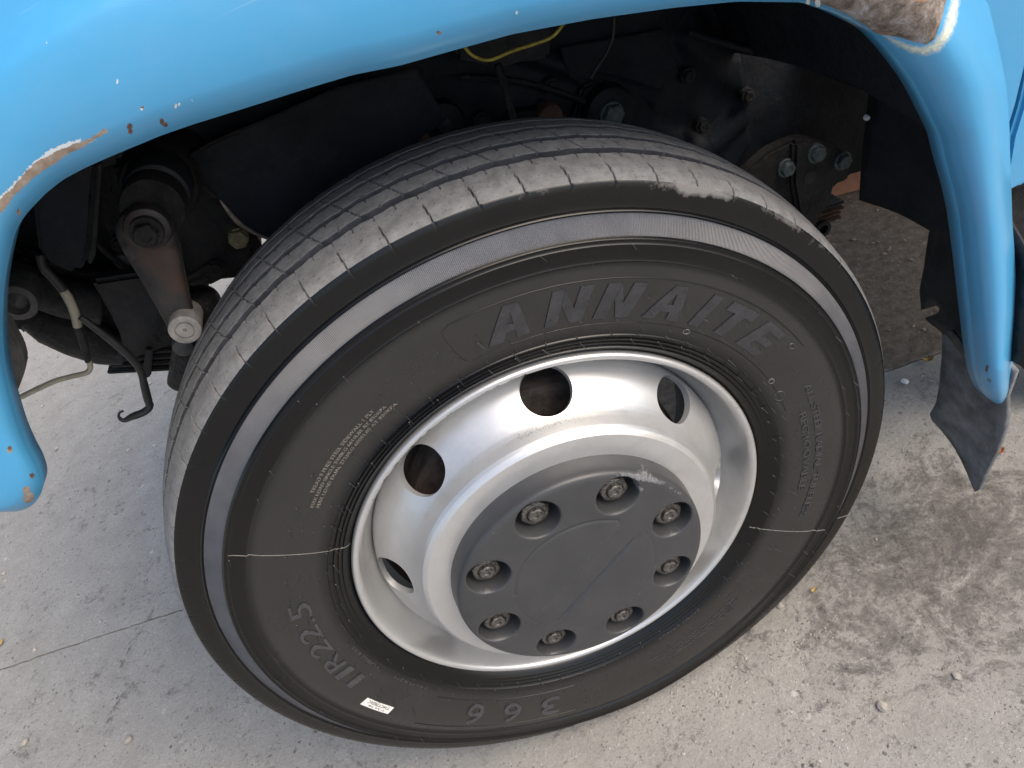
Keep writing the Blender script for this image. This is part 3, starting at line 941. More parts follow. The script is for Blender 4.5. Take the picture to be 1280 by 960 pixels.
# moulding hairs: far too many and thin to pick out one by one
def hairs():
    V, F, MI = [], [], []
    for k in range(56):
        a0 = k * 360 / 56 + rng.normal(0, 0.25)
        for r, p in ((0.3205, .95), (0.331, .9), (0.3405, .6), (0.352, .8), (0.366, .5), (0.381, .7), (0.4275, .3), (0.4455, .4)):
            if rng.random() > p:
                continue
            L_ = rng.uniform(0.004, 0.0125)
            a = a0 + rng.normal(0, 0.5)
            b = wrap(np.array([a]), np.array([r]), -0.0005)[0]
            d = np.array([rng.normal(0.25, 0.15), -0.75, -0.65 + rng.normal(0, 0.2)])
            d /= np.linalg.norm(d)
            s1 = np.cross(d, [0, 0, 1.0])
            s1 /= np.linalg.norm(s1)
            s2 = np.cross(d, s1)
            i0 = len(V)
            for t in (0, 2.09, 4.19):
                V.append(b + 0.00060 * (math.cos(t) * s1 + math.sin(t) * s2))
            for t in (0, 2.09, 4.19):
                V.append(b + d * L_ + 0.00045 * (math.cos(t) * s1 + math.sin(t) * s2))
            for j in range(3):
                F.append((i0 + j, i0 + (j + 1) % 3, i0 + 3 + (j + 1) % 3, i0 + 3 + j))
            F.append((i0 + 3, i0 + 4, i0 + 5))
            MI.extend([0] * 4)
            # nub at the hair's root; its pale colour stands in for a glint
            i1 = len(V)
            for t in (0, 1.57, 3.14, 4.71):
                V.append(b + 0.0011 * np.array([math.cos(t), 0, math.sin(t)]))
            V.append(b + np.array([0, -0.0013, 0]))
            for j in range(4):
                F.append((i1 + j, i1 + (j + 1) % 4, i1 + 4))
            MI.extend([1 if rng.random() < 0.6 else 0] * 4)
    return tag(mesh('rubber_hair', V, F, [M_HOSE, M_SEAM], tyre, smooth=False, midx=MI), kind='stuff')
hairs()

# ---- wheel rim and disc
RIM = [(0.2880, 0.030), (0.2930, 0.016), (0.2962, 0.0085), (0.2977, 0.0030), (0.2972, -0.0020), (0.2952, -0.0048), (0.2922, -0.0056), (0.2892, -0.0042), (0.2868, -0.0010),
       (0.2850, 0.0045), (0.2836, 0.012), (0.2822, 0.020), (0.2800, 0.029), (0.2766, 0.038), (0.2722, 0.0455), (0.2680, 0.0505), (0.2650, 0.0545), (0.2632, 0.0580)]
lathe_y('wheel_rim', RIM + [(0.262, 0.066), (0.262, 0.10)], MSIL, truck, 720, sharp=60)
rim = bpy.context.scene.objects['wheel_rim']
co = np.array([v.co for v in rim.data.vertices])
rr_ = np.hypot(co[:, 0], co[:, 2])
aa_ = np.degrees(np.arctan2(co[:, 2], co[:, 0]))
scr = (np.clip(1 - np.abs(aa_ - 105) / 30, 0, 1) > 0.05) * np.clip(1 - np.abs(rr_ - 0.2895) / 0.006, 0, 1) * 0.80
scr += np.clip(1 - np.abs(aa_ - 126) / 9, 0, 1) * np.clip(1 - np.abs(rr_ - 0.288) / 0.008, 0, 1) * 0.25
add_attr(rim, 'scratch', scr)
add_attr(rim, 'grain_reflection', np.zeros(len(co)))

DISC = np.array([(0.2625, 0.062), (0.2632, 0.052), (0.2628, 0.044), (0.2608, 0.036), (0.2575, 0.029), (0.2530, 0.0225), (0.2480, 0.0165), (0.2425, 0.0105), (0.2368, 0.0045), (0.2312, -0.0020),
                 (0.2262, -0.0085), (0.2220, -0.0150), (0.2187, -0.0220), (0.2162, -0.0290), (0.2140, -0.0350), (0.2112, -0.0400), (0.2078, -0.0432), (0.2062, -0.0442), (0.2056, -0.0450), (0.2040, -0.0452), (0.175, -0.0455), (0.12, -0.0455)])
tt = np.concatenate([[0], np.cumsum(np.hypot(*np.diff(DISC, axis=0).T))])
NRD = 150
ts_ = np.concatenate([np.linspace(0, tt[-3], NRD), [tt[-2], tt[-1]]])
dr, dy_ = np.interp(ts_, tt, DISC[:, 0]), np.interp(ts_, tt, DISC[:, 1])
k5 = np.array([1, 2, 3, 2, 1]) / 9.0
for _ in range(2):
    dr[2:NRD - 24] = np.convolve(dr, k5, 'same')[2:NRD - 24]
    dy_[2:NRD - 24] = np.convolve(dy_, k5, 'same')[2:NRD - 24]
ND = 1120
a_ = np.linspace(0, 2 * np.pi, ND, endpoint=False)
Ad, Rd = np.meshgrid(a_, dr, indexing='ij')
Yd = np.tile(dy_, (ND, 1))
P3 = np.stack([Rd * np.cos(Ad), Yd, Rd * np.sin(Ad)], -1)
hole_min = np.full(Rd.shape, 9.0)
HR = 0.0335
for k in range(8):
    h = np.radians(32.3 + 45 * k)
    c0 = np.array([0.2445 * np.cos(h), 0.0128, 0.2445 * np.sin(h)])
    hole_min = np.minimum(hole_min, np.linalg.norm(P3 - c0, axis=-1))
# clean rim of each opening: rows are snapped to the circle, the next ones form the tunnel wall
nrmv = np.stack([-0.72 * np.cos(Ad), np.full_like(Ad, 0.69), -0.72 * np.sin(Ad)], -1)
for k in range(8):
    h = np.radians(32.3 + 45 * k)
    c0 = np.array([0.2445 * np.cos(h), 0.0128, 0.2445 * np.sin(h)])
    dv = P3 - c0
    dd = np.linalg.norm(dv, axis=-1)
    un = dv / np.maximum(dd, 1e-9)[..., None]
    a1 = (dd > HR - 0.0017) & (dd < HR + 0.0007)
    a2 = (dd <= HR - 0.0017) & (dd > HR - 0.0036)
    a3 = dd <= HR - 0.0036
    P3 = np.where(a1[..., None], c0 + un * HR, P3)
    P3 = np.where(a2[..., None], c0 + un * (HR - 0.0007) + nrmv * 0.0085, P3)
    P3 = np.where(a3[..., None], P3 + nrmv * 0.0105, P3)
Fd = grid_faces(ND, len(dr), True)
hm = hole_min.ravel()
Fd = Fd[~(hm[Fd] < HR - 0.0036).any(axis=1)]
disc = mesh('wheel_disc', P3, Fd, MSIL, truck, True, sharp=50)
add_attr(disc, 'scratch', np.zeros(Rd.size))
ad_ = np.degrees(Ad)
gr = np.clip(1 - np.abs(Rd - 0.219) / 0.008, 0, 1) * np.clip(1.3 - np.abs(ad_ - 82) / 28, 0, 1) * 0.5  # grainy dark reflection on the disc wall, put into the colour
gr = np.maximum(gr, 0.30 * np.clip(1 - np.abs(Rd - 0.229) / 0.012, 0, 1) * np.clip(1.2 - np.abs(ad_ - 105) / 30, 0, 1))
add_attr(disc, 'grain_reflection', np.clip(gr, 0, 1))
# brake drum seen through the openings
drum = lathe_y('brake_drum', [(0.0, 0.055), (0.15, 0.055), (0.205, 0.060), (0.2120, 0.066), (0.2150, 0.075), (0.2150, 0.10), (0.2090, 0.104), (0.2090, 0.112), (0.2150, 0.116), (0.2150, 0.17), (0.22, 0.175), (0.22, 0.19), (0.0, 0.19)], M_DRUM, truck, 160, sharp=30)
rims_in = lathe_y('rim_barrel', [(0.262, 0.10), (0.262, 0.19), (0.275, 0.215), (0.290, 0.232), (0.292, 0.236)], M_DRUM, truck, 160)

# ---- hub cover
NH, MHR = 900, 210
rad_h = np.concatenate([np.linspace(0.0005, 0.100, 70), np.linspace(0.1005, 0.1675, 110), np.array([0.1685, 0.1695, 0.1704, 0.1711, 0.1717, 0.1722, 0.1726, 0.1729, 0.1732, 0.1735, 0.1738, 0.1741, 0.1745, 0.1748, 0.1750])])
def face_y(r):
    return np.interp(r, [0, 0.03, 0.08, 0.12, 0.15, 0.160, 0.165, 0.1685, 0.1704, 0.1717, 0.1726, 0.1735, 0.1745, 0.1750],
                     [-0.0850, -0.0848, -0.0838, -0.0822, -0.0804, -0.0795, -0.0786, -0.0772, -0.0755, -0.0728, -0.0690, -0.0620, -0.0510, -0.0440])
Ah, Rh = np.meshgrid(np.linspace(0, 2 * np.pi, NH, endpoint=False), rad_h, indexing='ij')
Xh, Zh = Rh * np.cos(Ah), Rh * np.sin(Ah)
Yh = face_y(Rh)
NUTS = [10 + 45 * k for k in range(8)]
WELL = 0.0288
for q in NUTS:
    c = math.radians(q)
    d = np.hypot(Xh - 0.1365 * math.cos(c), Zh - 0.1365 * math.sin(c))
    # rolled lip, then a steep wall to the floor of the well
    lip = np.clip((WELL + 0.0030 - d) / 0.0030, 0, 1) ** 2 * 0.0016
    wall = np.clip((WELL - d) / 0.0022, 0, 1)
    wall = wall * wall * (3 - 2 * wall)
    Yh = np.where(d < WELL + 0.003, Yh + lip + wall * (-0.0478 - Yh) * 0.985, Yh)
# sunk ring line and the slanting bar
ring_r = np.hypot(Xh, Zh)
ang_ring = (np.degrees(np.arctan2(Zh, Xh)) + 360) % 360
fade = np.where((ang_ring > 46) & (ang_ring < 165), 1.0, np.where((ang_ring > 18) & (ang_ring < 46), 0.0, 0.25))
Yh = Yh + 0.0016 * np.exp(-((ring_r - 0.0985) / 0.0022) ** 2) * fade
bd = np.array([0.153, 0.099]) / math.hypot(0.153, 0.099)
perp = -bd[1] * (Xh - 0.0095) + bd[0] * (Zh + 0.0185)          # 0 on the dark line, + towards the pale one
along = bd[0] * (Xh - 0.0095) + bd[1] * (Zh + 0.0185)
insd = np.clip((0.0945 - np.abs(along)) / 0.004, 0, 1)
Yh = Yh + insd * (0.0042 * np.exp(-(perp / 0.0032) ** 2) * np.clip((0.096 - np.abs(along)) / 0.03, 0, 1))
Yh = Yh - insd * 0.0012 * np.exp(-((perp - 0.040) / 0.0022) ** 2) * (Rh < 0.1)
hub = mesh('hub_cover', np.stack([Xh, Yh, Zh], -1), grid_faces(NH, len(rad_h), True), MH, truck, True, sharp=60)
sc = np.zeros_like(Xh)
def blob(x, z, rx, rz, rot, amp):
    global sc
    c, s_ = math.cos(rot), math.sin(rot)
    u = ((Xh - x) * c + (Zh - z) * s_) / rx
    v_ = (-(Xh - x) * s_ + (Zh - z) * c) / rz
    sc = np.maximum(sc, amp * np.clip(1.25 - np.hypot(u, v_), 0, 1))
angh = np.degrees(np.arctan2(Zh, Xh))
rim_sc = np.clip(1.2 - np.abs(Rh - 0.1665) / 0.007, 0, 1) * np.clip((62 - angh) / 6, 0, 1) * np.clip((angh - 2) / 14, 0, 1) * (0.58 + 0.40 * np.clip((angh - 32) / 14, 0, 1))
sc = np.maximum(sc, rim_sc)
blob(0.096, 0.138, 0.026, 0.007, -0.7, 0.72)
blob(0.104, 0.113, 0.007, 0.032, 0.45, 0.85)
blob(0.120, 0.120, 0.022, 0.007, -0.8, 0.8)
blob(0.163, 0.020, 0.005, 0.018, 0.0, 0.5)
add_attr(hub, 'scuff', sc)

# ---- lug nuts: one built, the rest copied
def lug_nut():
    prof = [(0.0205, 0.0), (0.0205, -0.003), (0.0192, -0.0055)]
    hexs = []
    V, F = [], []
    n = 48
    def ring(rad_fn, y):
        i0 = len(V)
        for k in range(n):
            t = 2 * math.pi * k / n
            r = rad_fn(t)
            V.append((r * math.cos(t), y, r * math.sin(t)))
        return i0
    hx = lambda ap: (lambda t: ap / math.cos(((t + math.pi / 6) % (math.pi / 3)) - math.pi / 6))
    ci = lambda r: (lambda t: r)
    rings = [ring(ci(0.0205), 0.0), ring(ci(0.0205), -0.0030), ring(ci(0.0188), -0.0052), ring(hx(0.0152), -0.0060), ring(hx(0.0152), -0.0205),
             ring(lambda t: min(hx(0.0152)(t), 0.0160), -0.0222), ring(ci(0.0142), -0.0232), ring(ci(0.0108), -0.0232), ring(ci(0.0100), -0.0215), ring(ci(0.0092), -0.0215), ring(ci(0.0088), -0.0262), ring(ci(0.0076), -0.0272), ring(ci(0.0036), -0.0272), ring(ci(0.0030), -0.0262)]
    for a, b_ in zip(rings[:-1], rings[1:]):
        for k in range(n):
            F.append((a + k, a + (k + 1) % n, b_ + (k + 1) % n, b_ + k))
    F.append(tuple(rings[-1] + k for k in range(n)))
    return mesh('lug_nut', V, F, M_NUT, truck, True, sharp=35)
nut0 = lug_nut()
for i, q in enumerate(NUTS):
    o = nut0
    if i:
        o = nut0.copy()
        scene.collection.objects.link(o)
    c = math.radians(q)
    o.location = (0.1365 * math.cos(c), -0.0425, 0.1365 * math.sin(c))
    o.rotation_euler = (0, random.random() * 2, 0)
    o.scale = (1.14, 1.14, 1.14)

# ---- front fender: loft between the arch lip and an outer line, rows rolled in depth
LIP = [(-70, 648), (-25, 642), (0, 640), (22, 640), (40, 633), (51, 619), (55.5, 604), (50, 585), (38, 563), (28, 540), (20, 515), (13, 490), (7, 465), (4, 442), (2, 407), (4, 364), (9.5, 329), (19, 289), (33, 267), (57, 242), (78, 225), (106, 210), (135, 197), (159, 187), (200, 170), (240, 156),
       (320, 131), (380, 112), (440, 94), (500, 82), (560, 65), (640, 43), (740, 24), (840, 10), (920, 2), (1003, 3), (1036, 14), (1062, 26), (1078, 33), (1092, 43), (1104, 56), (1120, 75), (1139, 101), (1152, 124), (1160, 141), (1174, 169), (1181, 199), (1191, 235), (1198, 267), (1202, 298),
       (1207, 344), (1212.5, 396), (1217, 438), (1221, 466), (1228, 489), (1238, 501), (1249, 506)]
OUT = [(-200, 660), (-205, 650), (-210, 640), (-210, 632), (-210, 624), (-210, 616), (-210, 608), (-210, 590), (-210, 565), (-212, 540), (-214, 515), (-216, 490), (-218, 460), (-220, 430), (-220, 385), (-218, 320), (-212, 250), (-200, 180), (-180, 115), (-150, 55), (-120, 10), (-80, -30), (-30, -70), (15, -100), (65, -130), (110, -150),
       (190, -180), (260, -205), (330, -225), (400, -240), (480, -255), (570, -270), (700, -285), (840, -290), (960, -270), (1120, -200), (1185, -120), (1218, -50), (1233, -10), (1240, 18), (1246, 45), (1253, 77), (1259, 112), (1261, 140), (1262, 160), (1262.5, 185), (1263.5, 212), (1264.5, 245), (1265.6, 280), (1267.5, 304),
       (1270, 345), (1270, 396), (1267.5, 438), (1265.5, 466), (1262, 488), (1257.5, 499), (1251, 505)]
LEGW = [0.0] * 35 + [0.05, 0.2, 0.4, 0.55, 0.7, 0.85, 0.95] + [1.0] * (len(LIP) - 42)
def resample(P, W, n):
    P = np.array(P, float)
    s = np.concatenate([[0], np.cumsum(np.hypot(*np.diff(P, axis=0).T))])
    return P, s
lipP, s_l = resample(LIP, None, 0)
NC = 1150
su = np.linspace(0, s_l[-1], NC)
def along_s(vals):
    v_ = np.interp(su, s_l, vals)
    k = np.exp(-(np.arange(-9, 10) / 4.5) ** 2)
    k /= k.sum()
    return np.convolve(np.pad(v_, 9, 'edge'), k, 'valid')
lx, ly = along_s(lipP[:, 0]), along_s(lipP[:, 1])
ox, oy = along_s([p[0] for p in OUT]), along_s([p[1] for p in OUT])
lw = along_s(LEGW)
vv = np.concatenate([np.linspace(0, 0.12, 44), np.linspace(0.12, 0.55, 70)[1:], np.linspace(0.55, 1.0, 36)[1:]])
ARCH_V, ARCH_Y = [0, .012, .03, .05, .07, .095, .12, .17, .25, .36, .46, .53, .58, .63, .70, .80, .90, 1.0], [-.050, -.0560, -.0610, -.0650, -.0680, -.0706, -.072, -.0738, -.075, -.0745, -.0725, -.0690, -.0620, -.0530, -.0370, -.006, .045, .12]
vl = vv
LEG_V, LEG_Y = [0, .05, .12, .2, .3, .4, .5, .6, .7, .78, .85, .92, .97, 1.0], [-.040, -.0455, -.0525, -.0590, -.0655, -.0705, -.0740, -.0760, -.0757, -.0730, -.0680, -.060, -.051, -.044]
k9 = np.exp(-(np.arange(-30, 31) / 13.0) ** 2); k9 /= k9.sum()
_u = np.linspace(0, 1, 600)
def spline(x, pts_x, pts_y):
    sp = smooth_path(list(zip(pts_x, pts_y)), 40)
    return np.interp(x, sp[:, 0], sp[:, 1])
_l = spline(_u, LEG_V, LEG_Y)
_l = np.convolve(np.pad(_l, 30, 'edge'), k9, 'valid')
Y_LEG = np.interp(vl, _u, _l)
k10 = np.exp(-(np.arange(-12, 13) / 6.0) ** 2); k10 /= k10.sum()
_a = spline(_u, ARCH_V, ARCH_Y)
_a = np.convolve(np.pad(_a, 12, 'edge'), k10, 'valid')
Y_ARCH = np.interp(vv, _u, _a)
tipfade = np.clip(np.hypot(ox - lx, oy - ly) / 45.0, 0, 1)
Yf = (1 - lw)[:, None] * Y_ARCH[None, :] + lw[:, None] * (-.040 + (Y_LEG[None, :] + .040) * tipfade[:, None])
PX = lx[:, None] + (ox - lx)[:, None] * vv[None, :]
PY = ly[:, None] + (oy - ly)[:, None] * vv[None, :]
# the repair is a shallow, uneven hollow; small dents along the leg's edge
Pf = at_arr(PX, PY, Yf)
hem = Pf[:, :1] + np.array([0, 0.020, 0.0])
back_off = np.where(lw > 0.5, 0.03, 0.40)[:, None, None] * np.array([0, 1.0, 0])[None, None, :]
back = Pf[:, -1:] + back_off
Pfull = np.concatenate([hem, Pf, back], 1)
fender = mesh('front_fender', Pfull, grid_faces(NC, Pfull.shape[1]), MP, truck, True)
PXf = np.concatenate([PX[:, :1], PX, PX[:, -1:]], 1)
PYf = np.concatenate([PY[:, :1], PY, PY[:, -1:]], 1)
def seg_dist(poly, widths=None):
    best = np.full(PXf.shape, 1e9)
    P = np.array(poly, float)
    W = np.array(widths if widths is not None else [0] * len(P), float)
    for i in range(len(P) - 1):
        d = P[i + 1] - P[i]
        t = np.clip(((PXf - P[i, 0]) * d[0] + (PYf - P[i, 1]) * d[1]) / (d @ d), 0, 1)
        q = np.hypot(PXf - P[i, 0] - t * d[0], PYf - P[i, 1] - t * d[1]) - (W[i] + (W[i + 1] - W[i]) * t)
        best = np.minimum(best, q)
    return best
def inside_poly(poly):
    ins = np.zeros(PXf.shape, bool)
    P = poly
    for i in range(len(P)):
        (x0, y0), (x1, y1) = P[i], P[(i + 1) % len(P)]
        cross = ((y0 > PYf) != (y1 > PYf)) & (PXf < (x1 - x0) * (PYf - y0) / (y1 - y0 + 1e-9) + x0)
        ins ^= cross
    return ins
soft = lambda d, k: np.clip(0.5 - d / (2 * k), 0, 1)
band = [(-30, 285), (0, 258), (18, 238), (36, 220), (52, 207), (68, 198), (84, 188), (99, 182), (114, 175), (131, 164)]
bw = [6, 6, 5, 6, 7, 6.5, 5, 3.5, 3, 3.2]
rust = soft(seg_dist(band, bw), 6)
for x, y, r in ((24, 266, 3.2), (12, 562, 3.5), (33, 612, 5), (36, 622, 7), (549, 41, 2.6), (1236, 474, 1.2)):
    rust = np.maximum(rust, soft(np.hypot(PXf - x, PYf - y) - r, 4))
primer = soft(seg_dist([(-2, 252), (20, 230), (46, 204), (62, 193), (80, 183), (100, 176)], [3, 3, 4, 5, 4, 2]), 5)
primer = np.maximum(primer, soft(seg_dist([(108, 179), (120, 175)], [1.5, 1]), 4))
for x, y, r in ((146.5, 101.5, 2.6), (177, 136, 2.6), (220, 132.5, 2.6), (224, 131, 2), (240, 126, 1.5), (646, 16, 2), (122, 40, 1.4), (58, 54, 1.3), (1022, 4, 5), (1010, 3, 4)):
    primer = np.maximum(primer, soft(np.hypot((PXf - x) * 1.4, (PYf - y) * 0.8) - r, 3))
chip = np.zeros(PXf.shape)
for x, y, r in ((162, 158, 3.6), (163, 164, 3.2), (202, 152, 3.4), (207, 156, 3.0), (178, 134, 1.6), (547, 40, 1.6), (40, 594, 3), (12, 560, 2.6), (1234, 459, 2.2), (1233, 463, 1.6), (1237, 476, 1.6), (1235, 474, 1.2), (22, 263, 1.5)):
    chip = np.maximum(chip, soft(np.hypot(PXf - x, PYf - y) - r, 3.5))
PATCH = [(1000, -60), (1002, -2), (1036, 8), (1062, 20), (1085, 34), (1095, 42), (1106, 44), (1122, 46), (1140, 52), (1158, 56), (1168, 49), (1176, 28), (1182, 4), (1190, -60)]
dp = seg_dist(PATCH + PATCH[:1])
dp = np.where(inside_poly(PATCH), -dp, dp)
patch = soft(dp, 5)
RING = [(1104, 42), (1118, 52), (1136, 60), (1156, 64), (1172, 58), (1184, 40), (1191, 18), (1195, -4), (1200, -60)]
ring_m = soft(seg_dist(RING, [1, 2.5, 4, 5, 6, 6.5, 6, 5, 5]), 9)
ring_m = np.maximum(ring_m, 0.8 * soft(seg_dist([(1003, 2), (1036, 12), (1062, 24), (1085, 37)], [1, 1, 1.5, 1]), 4))
orange = np.maximum(soft(np.hypot((PXf - 1150) / 1.6, PYf + 4) - 8, 12), 0.8 * soft(seg_dist([(1086, 34), (1100, 42), (1118, 42)], [2, 3, 2]), 5))
orange = np.maximum(orange, 0.75 * soft(seg_dist([(1166, 46), (1176, 22), (1184, -10)], [3, 3, 3]), 5))
for nme, arr in (('rust', rust), ('primer', primer), ('chip', chip), ('patch', patch), ('ring', ring_m), ('orange', orange)):
    add_attr(fender, nme, arr)
mod = fender.modifiers.new('thickness', 'SOLIDIFY')
mod.thickness = 0.0012
mod.offset = -1

# ---- cab panel and door behind the fender
plate('cab_panel', [(1225, -250), (1348, -260), (1283, 85), (1272, 130), (1259, 172), (1252, 244), (1228, 250)], 0.012, 0.02, MP2, truck, 0.004)
plate('door', [(1352, -260), (1800, -330), (1800, 132), (1420, 205), (1280, 231), (1262, 240.5), (1254, 240), (1265, 172), (1278, 130), (1288, 85)], 0.016, 0.03, MP2, truck, 0.005)
plate('seam_backing', [(1230, -250), (1790, -320), (1790, 126), (1420, 200), (1264, 236), (1232, 245)], 0.034, 0.02, M_DARK, truck, 0.0)  # dark sheet added behind the seam, standing for the shade in the gap
plate('step_bracket', [(1235, 236), (1700, 146), (1700, 230), (1420, 300), (1290, 352), (1276, 398), (1262, 420), (1235, 400)], 0.075, 0.03, M_DARK2, truck, 0.004)
plate('cab_step', [(1240, 300), (1300, 268), (1420, 240), (1420, 420), (1300, 420), (1276, 360), (1240, 360)], 0.12, 0.04, M_DARK2, truck, 0.006)
plate('step_support', [(1240, 380), (1420, 330), (1420, 520), (1300, 478), (1284, 462), (1240, 440)], 0.16, 0.03, M_DARK, truck, 0.006)

# ---- splash shield and mud flap hang across the truck behind the wheel
def cross_sheet(name, pts, X0, thick, mat, bend=0.0, res=0.007):
    """outline measured on the plane x = X0, cut from a real sheet and bent a little along the truck"""
    bm = bmesh.new()
    P = [at_x(px, py, X0) for px, py in pts]
    vs = [bm.verts.new(tuple(p)) for p in P]
    f = bm.faces.new(vs)
    f.normal_update()
    if f.normal.x > 0:
        f.normal_flip()
    bmesh.ops.triangulate(bm, faces=[f])
    for _ in range(3):
        long_e = [e for e in bm.edges if e.calc_length() > 0.03]
        if long_e:
            bmesh.ops.subdivide_edges(bm, edges=long_e, cuts=1)
            bmesh.ops.triangulate(bm, faces=[q for q in bm.faces if len(q.verts) > 3])
    zs = [v.co.z for v in bm.verts]
    z1 = max(zs)
    for v in bm.verts:
        t = (z1 - v.co.z)
        v.co.x += bend * t * t + 0.004 * math.sin(v.co.z * 21 + v.co.y * 30)
    me = bpy.data.meshes.new(name)
    bm.to_mesh(me)
    bm.free()
    me.materials.append(mat)
    me.polygons.foreach_set('use_smooth', np.ones(len(me.polygons), bool))
    o = link(bpy.data.objects.new(name, me), truck)
    sm = o.modifiers.new('thickness', 'SOLIDIFY')
    sm.thickness = thick
    sm.offset = 1
    return o
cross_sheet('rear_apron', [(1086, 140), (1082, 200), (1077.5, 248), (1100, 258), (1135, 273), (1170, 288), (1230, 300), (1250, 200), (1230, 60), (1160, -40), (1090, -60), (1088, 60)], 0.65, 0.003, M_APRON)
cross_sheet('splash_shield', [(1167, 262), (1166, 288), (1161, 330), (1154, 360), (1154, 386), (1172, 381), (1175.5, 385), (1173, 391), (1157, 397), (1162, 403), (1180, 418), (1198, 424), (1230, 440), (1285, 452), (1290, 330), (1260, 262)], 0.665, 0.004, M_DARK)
cross_sheet('mud_flap', [(1178, 405), (1181, 424), (1181, 450), (1179, 480), (1173, 502), (1163, 516), (1164, 524), (1174, 540), (1188, 565), (1203, 592), (1211, 610), (1214.5, 617), (1219, 614), (1229, 595), (1243, 568), (1254, 540), (1259, 515), (1261, 495), (1276, 462), (1268, 452), (1262, 420), (1230, 405)], 0.672, 0.008, M_FLAP, bend=0.12)
cross_sheet('clamp_strip', [(1180, 416), (1190, 413), (1226, 452), (1234, 470), (1225, 462), (1205, 440)], 0.655, 0.004, M_GREY)

def cyl(name, px, py, Y, r, length, mat, bev=0.15, n=40, smooth=True, ring=None, parent=None):
    """short round bar along y with a softened front edge; Y is its front face"""
    c = at(px, py, Y)
    b = r * bev
    prof = [(0.0, 0.0)]
    if ring:
        for r0, d in ring:
            prof.append((r * r0, d))
    prof += [(r - b, 0.0), (r - b * 0.3, b * 0.3), (r, b), (r, length), (0.0, length)]
    prof = [(p[0], p[1] + c[1]) for p in prof]
    return lathe_y(name, prof, mat, parent or truck, n, (c[0], 0, c[2]), smooth)

def bolt(px, py, Y, r, mat, name='bolt', washer=1.45):
    c = at(px, py, Y)
    V, F = [], []
    n = 36
    hx = lambda ap: (lambda t: ap / math.cos(((t + math.pi / 6) % (math.pi / 3)) - math.pi / 6))
    rings = []
    for fn, y in ((lambda t: r * washer, 0.012), (lambda t: r * washer, -0.001), (lambda t: r * washer * .95, -0.002), (hx(r), -0.0022), (hx(r), -r * 0.8), (lambda t: r * 0.93, -r * 0.95), (lambda t: r * 0.55, -r * 0.97), (lambda t: r * .45, -r * .9)):
        rings.append(len(V))
        for k in range(n):
            t = 2 * math.pi * k / n
            V.append((c[0] + fn(t) * math.cos(t + .3), c[1] + y, c[2] + fn(t) * math.sin(t + .3)))
    for a, b_ in zip(rings[:-1], rings[1:]):
        for k in range(n):
            F.append((a + k, a + (k + 1) % n, b_ + (k + 1) % n, b_ + k))
    F.append(tuple(rings[-1] + k for k in range(n)))
    return mesh(name, V, F, mat, truck, True, sharp=35)

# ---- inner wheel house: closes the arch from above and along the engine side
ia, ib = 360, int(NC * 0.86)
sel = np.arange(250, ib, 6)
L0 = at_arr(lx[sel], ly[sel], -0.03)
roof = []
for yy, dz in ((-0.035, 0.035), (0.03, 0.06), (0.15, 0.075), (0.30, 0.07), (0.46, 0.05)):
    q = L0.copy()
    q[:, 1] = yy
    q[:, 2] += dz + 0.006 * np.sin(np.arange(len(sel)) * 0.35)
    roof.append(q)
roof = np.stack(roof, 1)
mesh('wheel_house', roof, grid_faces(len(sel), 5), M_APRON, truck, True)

def relief_wall():
    """pressed side panel of the engine bay with folds, a sheet with real relief"""
    nx, nz = 150, 90
    xs_ = np.linspace(-0.62, 0.585, nx)
    zs_ = np.linspace(0.16, 0.84, nz)
    Xw, Zw = np.meshgrid(xs_, zs_, indexing='ij')
    Yw = 0.46 + 0.0 * Xw
    def crease(x0, z0, x1, z1, wd, h):
        nonlocal Yw
        d = np.array([x1 - x0, z1 - z0])
        L_ = np.hypot(*d)
        u_ = ((Xw - x0) * d[0] + (Zw - z0) * d[1]) / L_
        v_ = (-(Xw - x0) * d[1] + (Zw - z0) * d[0]) / L_
        Yw = Yw - 0.6 * h * np.exp(-(v_ / wd) ** 4) * (u_ > 0) * (u_ < L_)
    p = lambda px, py: tuple(at(px, py, 0.46)[[0, 2]])
    for a, b_, wd, h in (((850, 10), (960, 150), 0.022, 0.03), ((905, 0), (985, 95), 0.014, 0.022), ((330, 150), (480, 90), 0.02, 0.02), ((520, 130), (600, 30), 0.03, 0.025), ((380, 190), (520, 140), 0.012, 0.015), ((800, 160), (1000, 150), 0.02, 0.03), ((640, 110), (820, 110), 0.018, 0.02)):
        crease(*p(*a), *p(*b_), wd, h)
    Yw = Yw + 0.006 * np.sin(Xw * 13 + 2 * np.sin(Zw * 9)) + 0.004 * np.sin(Zw * 31)
    low = np.clip((0.30 - Zw) / 0.1, 0, 1)
    # lower edge: higher in front of the axle, where the ground shows under it
    zmin = np.interp(Xw, [-0.62, -0.30, -0.20, 0.1, 0.30, 0.50, 0.60, 0.95], [0.42, 0.42, 0.40, 0.34, 0.22, 0.10, 0.20, 0.24])
    Zw2 = zmin + (Zw - 0.16) / 0.68 * (0.84 - zmin)
    V = np.stack([Xw, Yw, Zw2], -1)
    o = mesh('engine_bay_panel', V, grid_faces(nx, nz), M_APRON, truck, True)
    s = o.modifiers.new('thickness', 'SOLIDIFY')
    s.thickness = 0.003
    return o
relief_wall()

def box(name, c0, c1, mat, bev=0.01):
    bm = bmesh.new()
    bmesh.ops.create_cube(bm, size=1)
    for v in bm.verts:
        v.co = Vector([(c0[i] + c1[i]) / 2 + v.co[i] * (c1[i] - c0[i]) for i in range(3)])
    bmesh.ops.bevel(bm, geom=list(bm.edges), offset=bev, segments=2, affect='EDGES')
    me = bpy.data.meshes.new(name)
    bm.to_mesh(me)
    bm.free()
    me.materials.append(mat)
    return link(bpy.data.objects.new(name, me), truck)
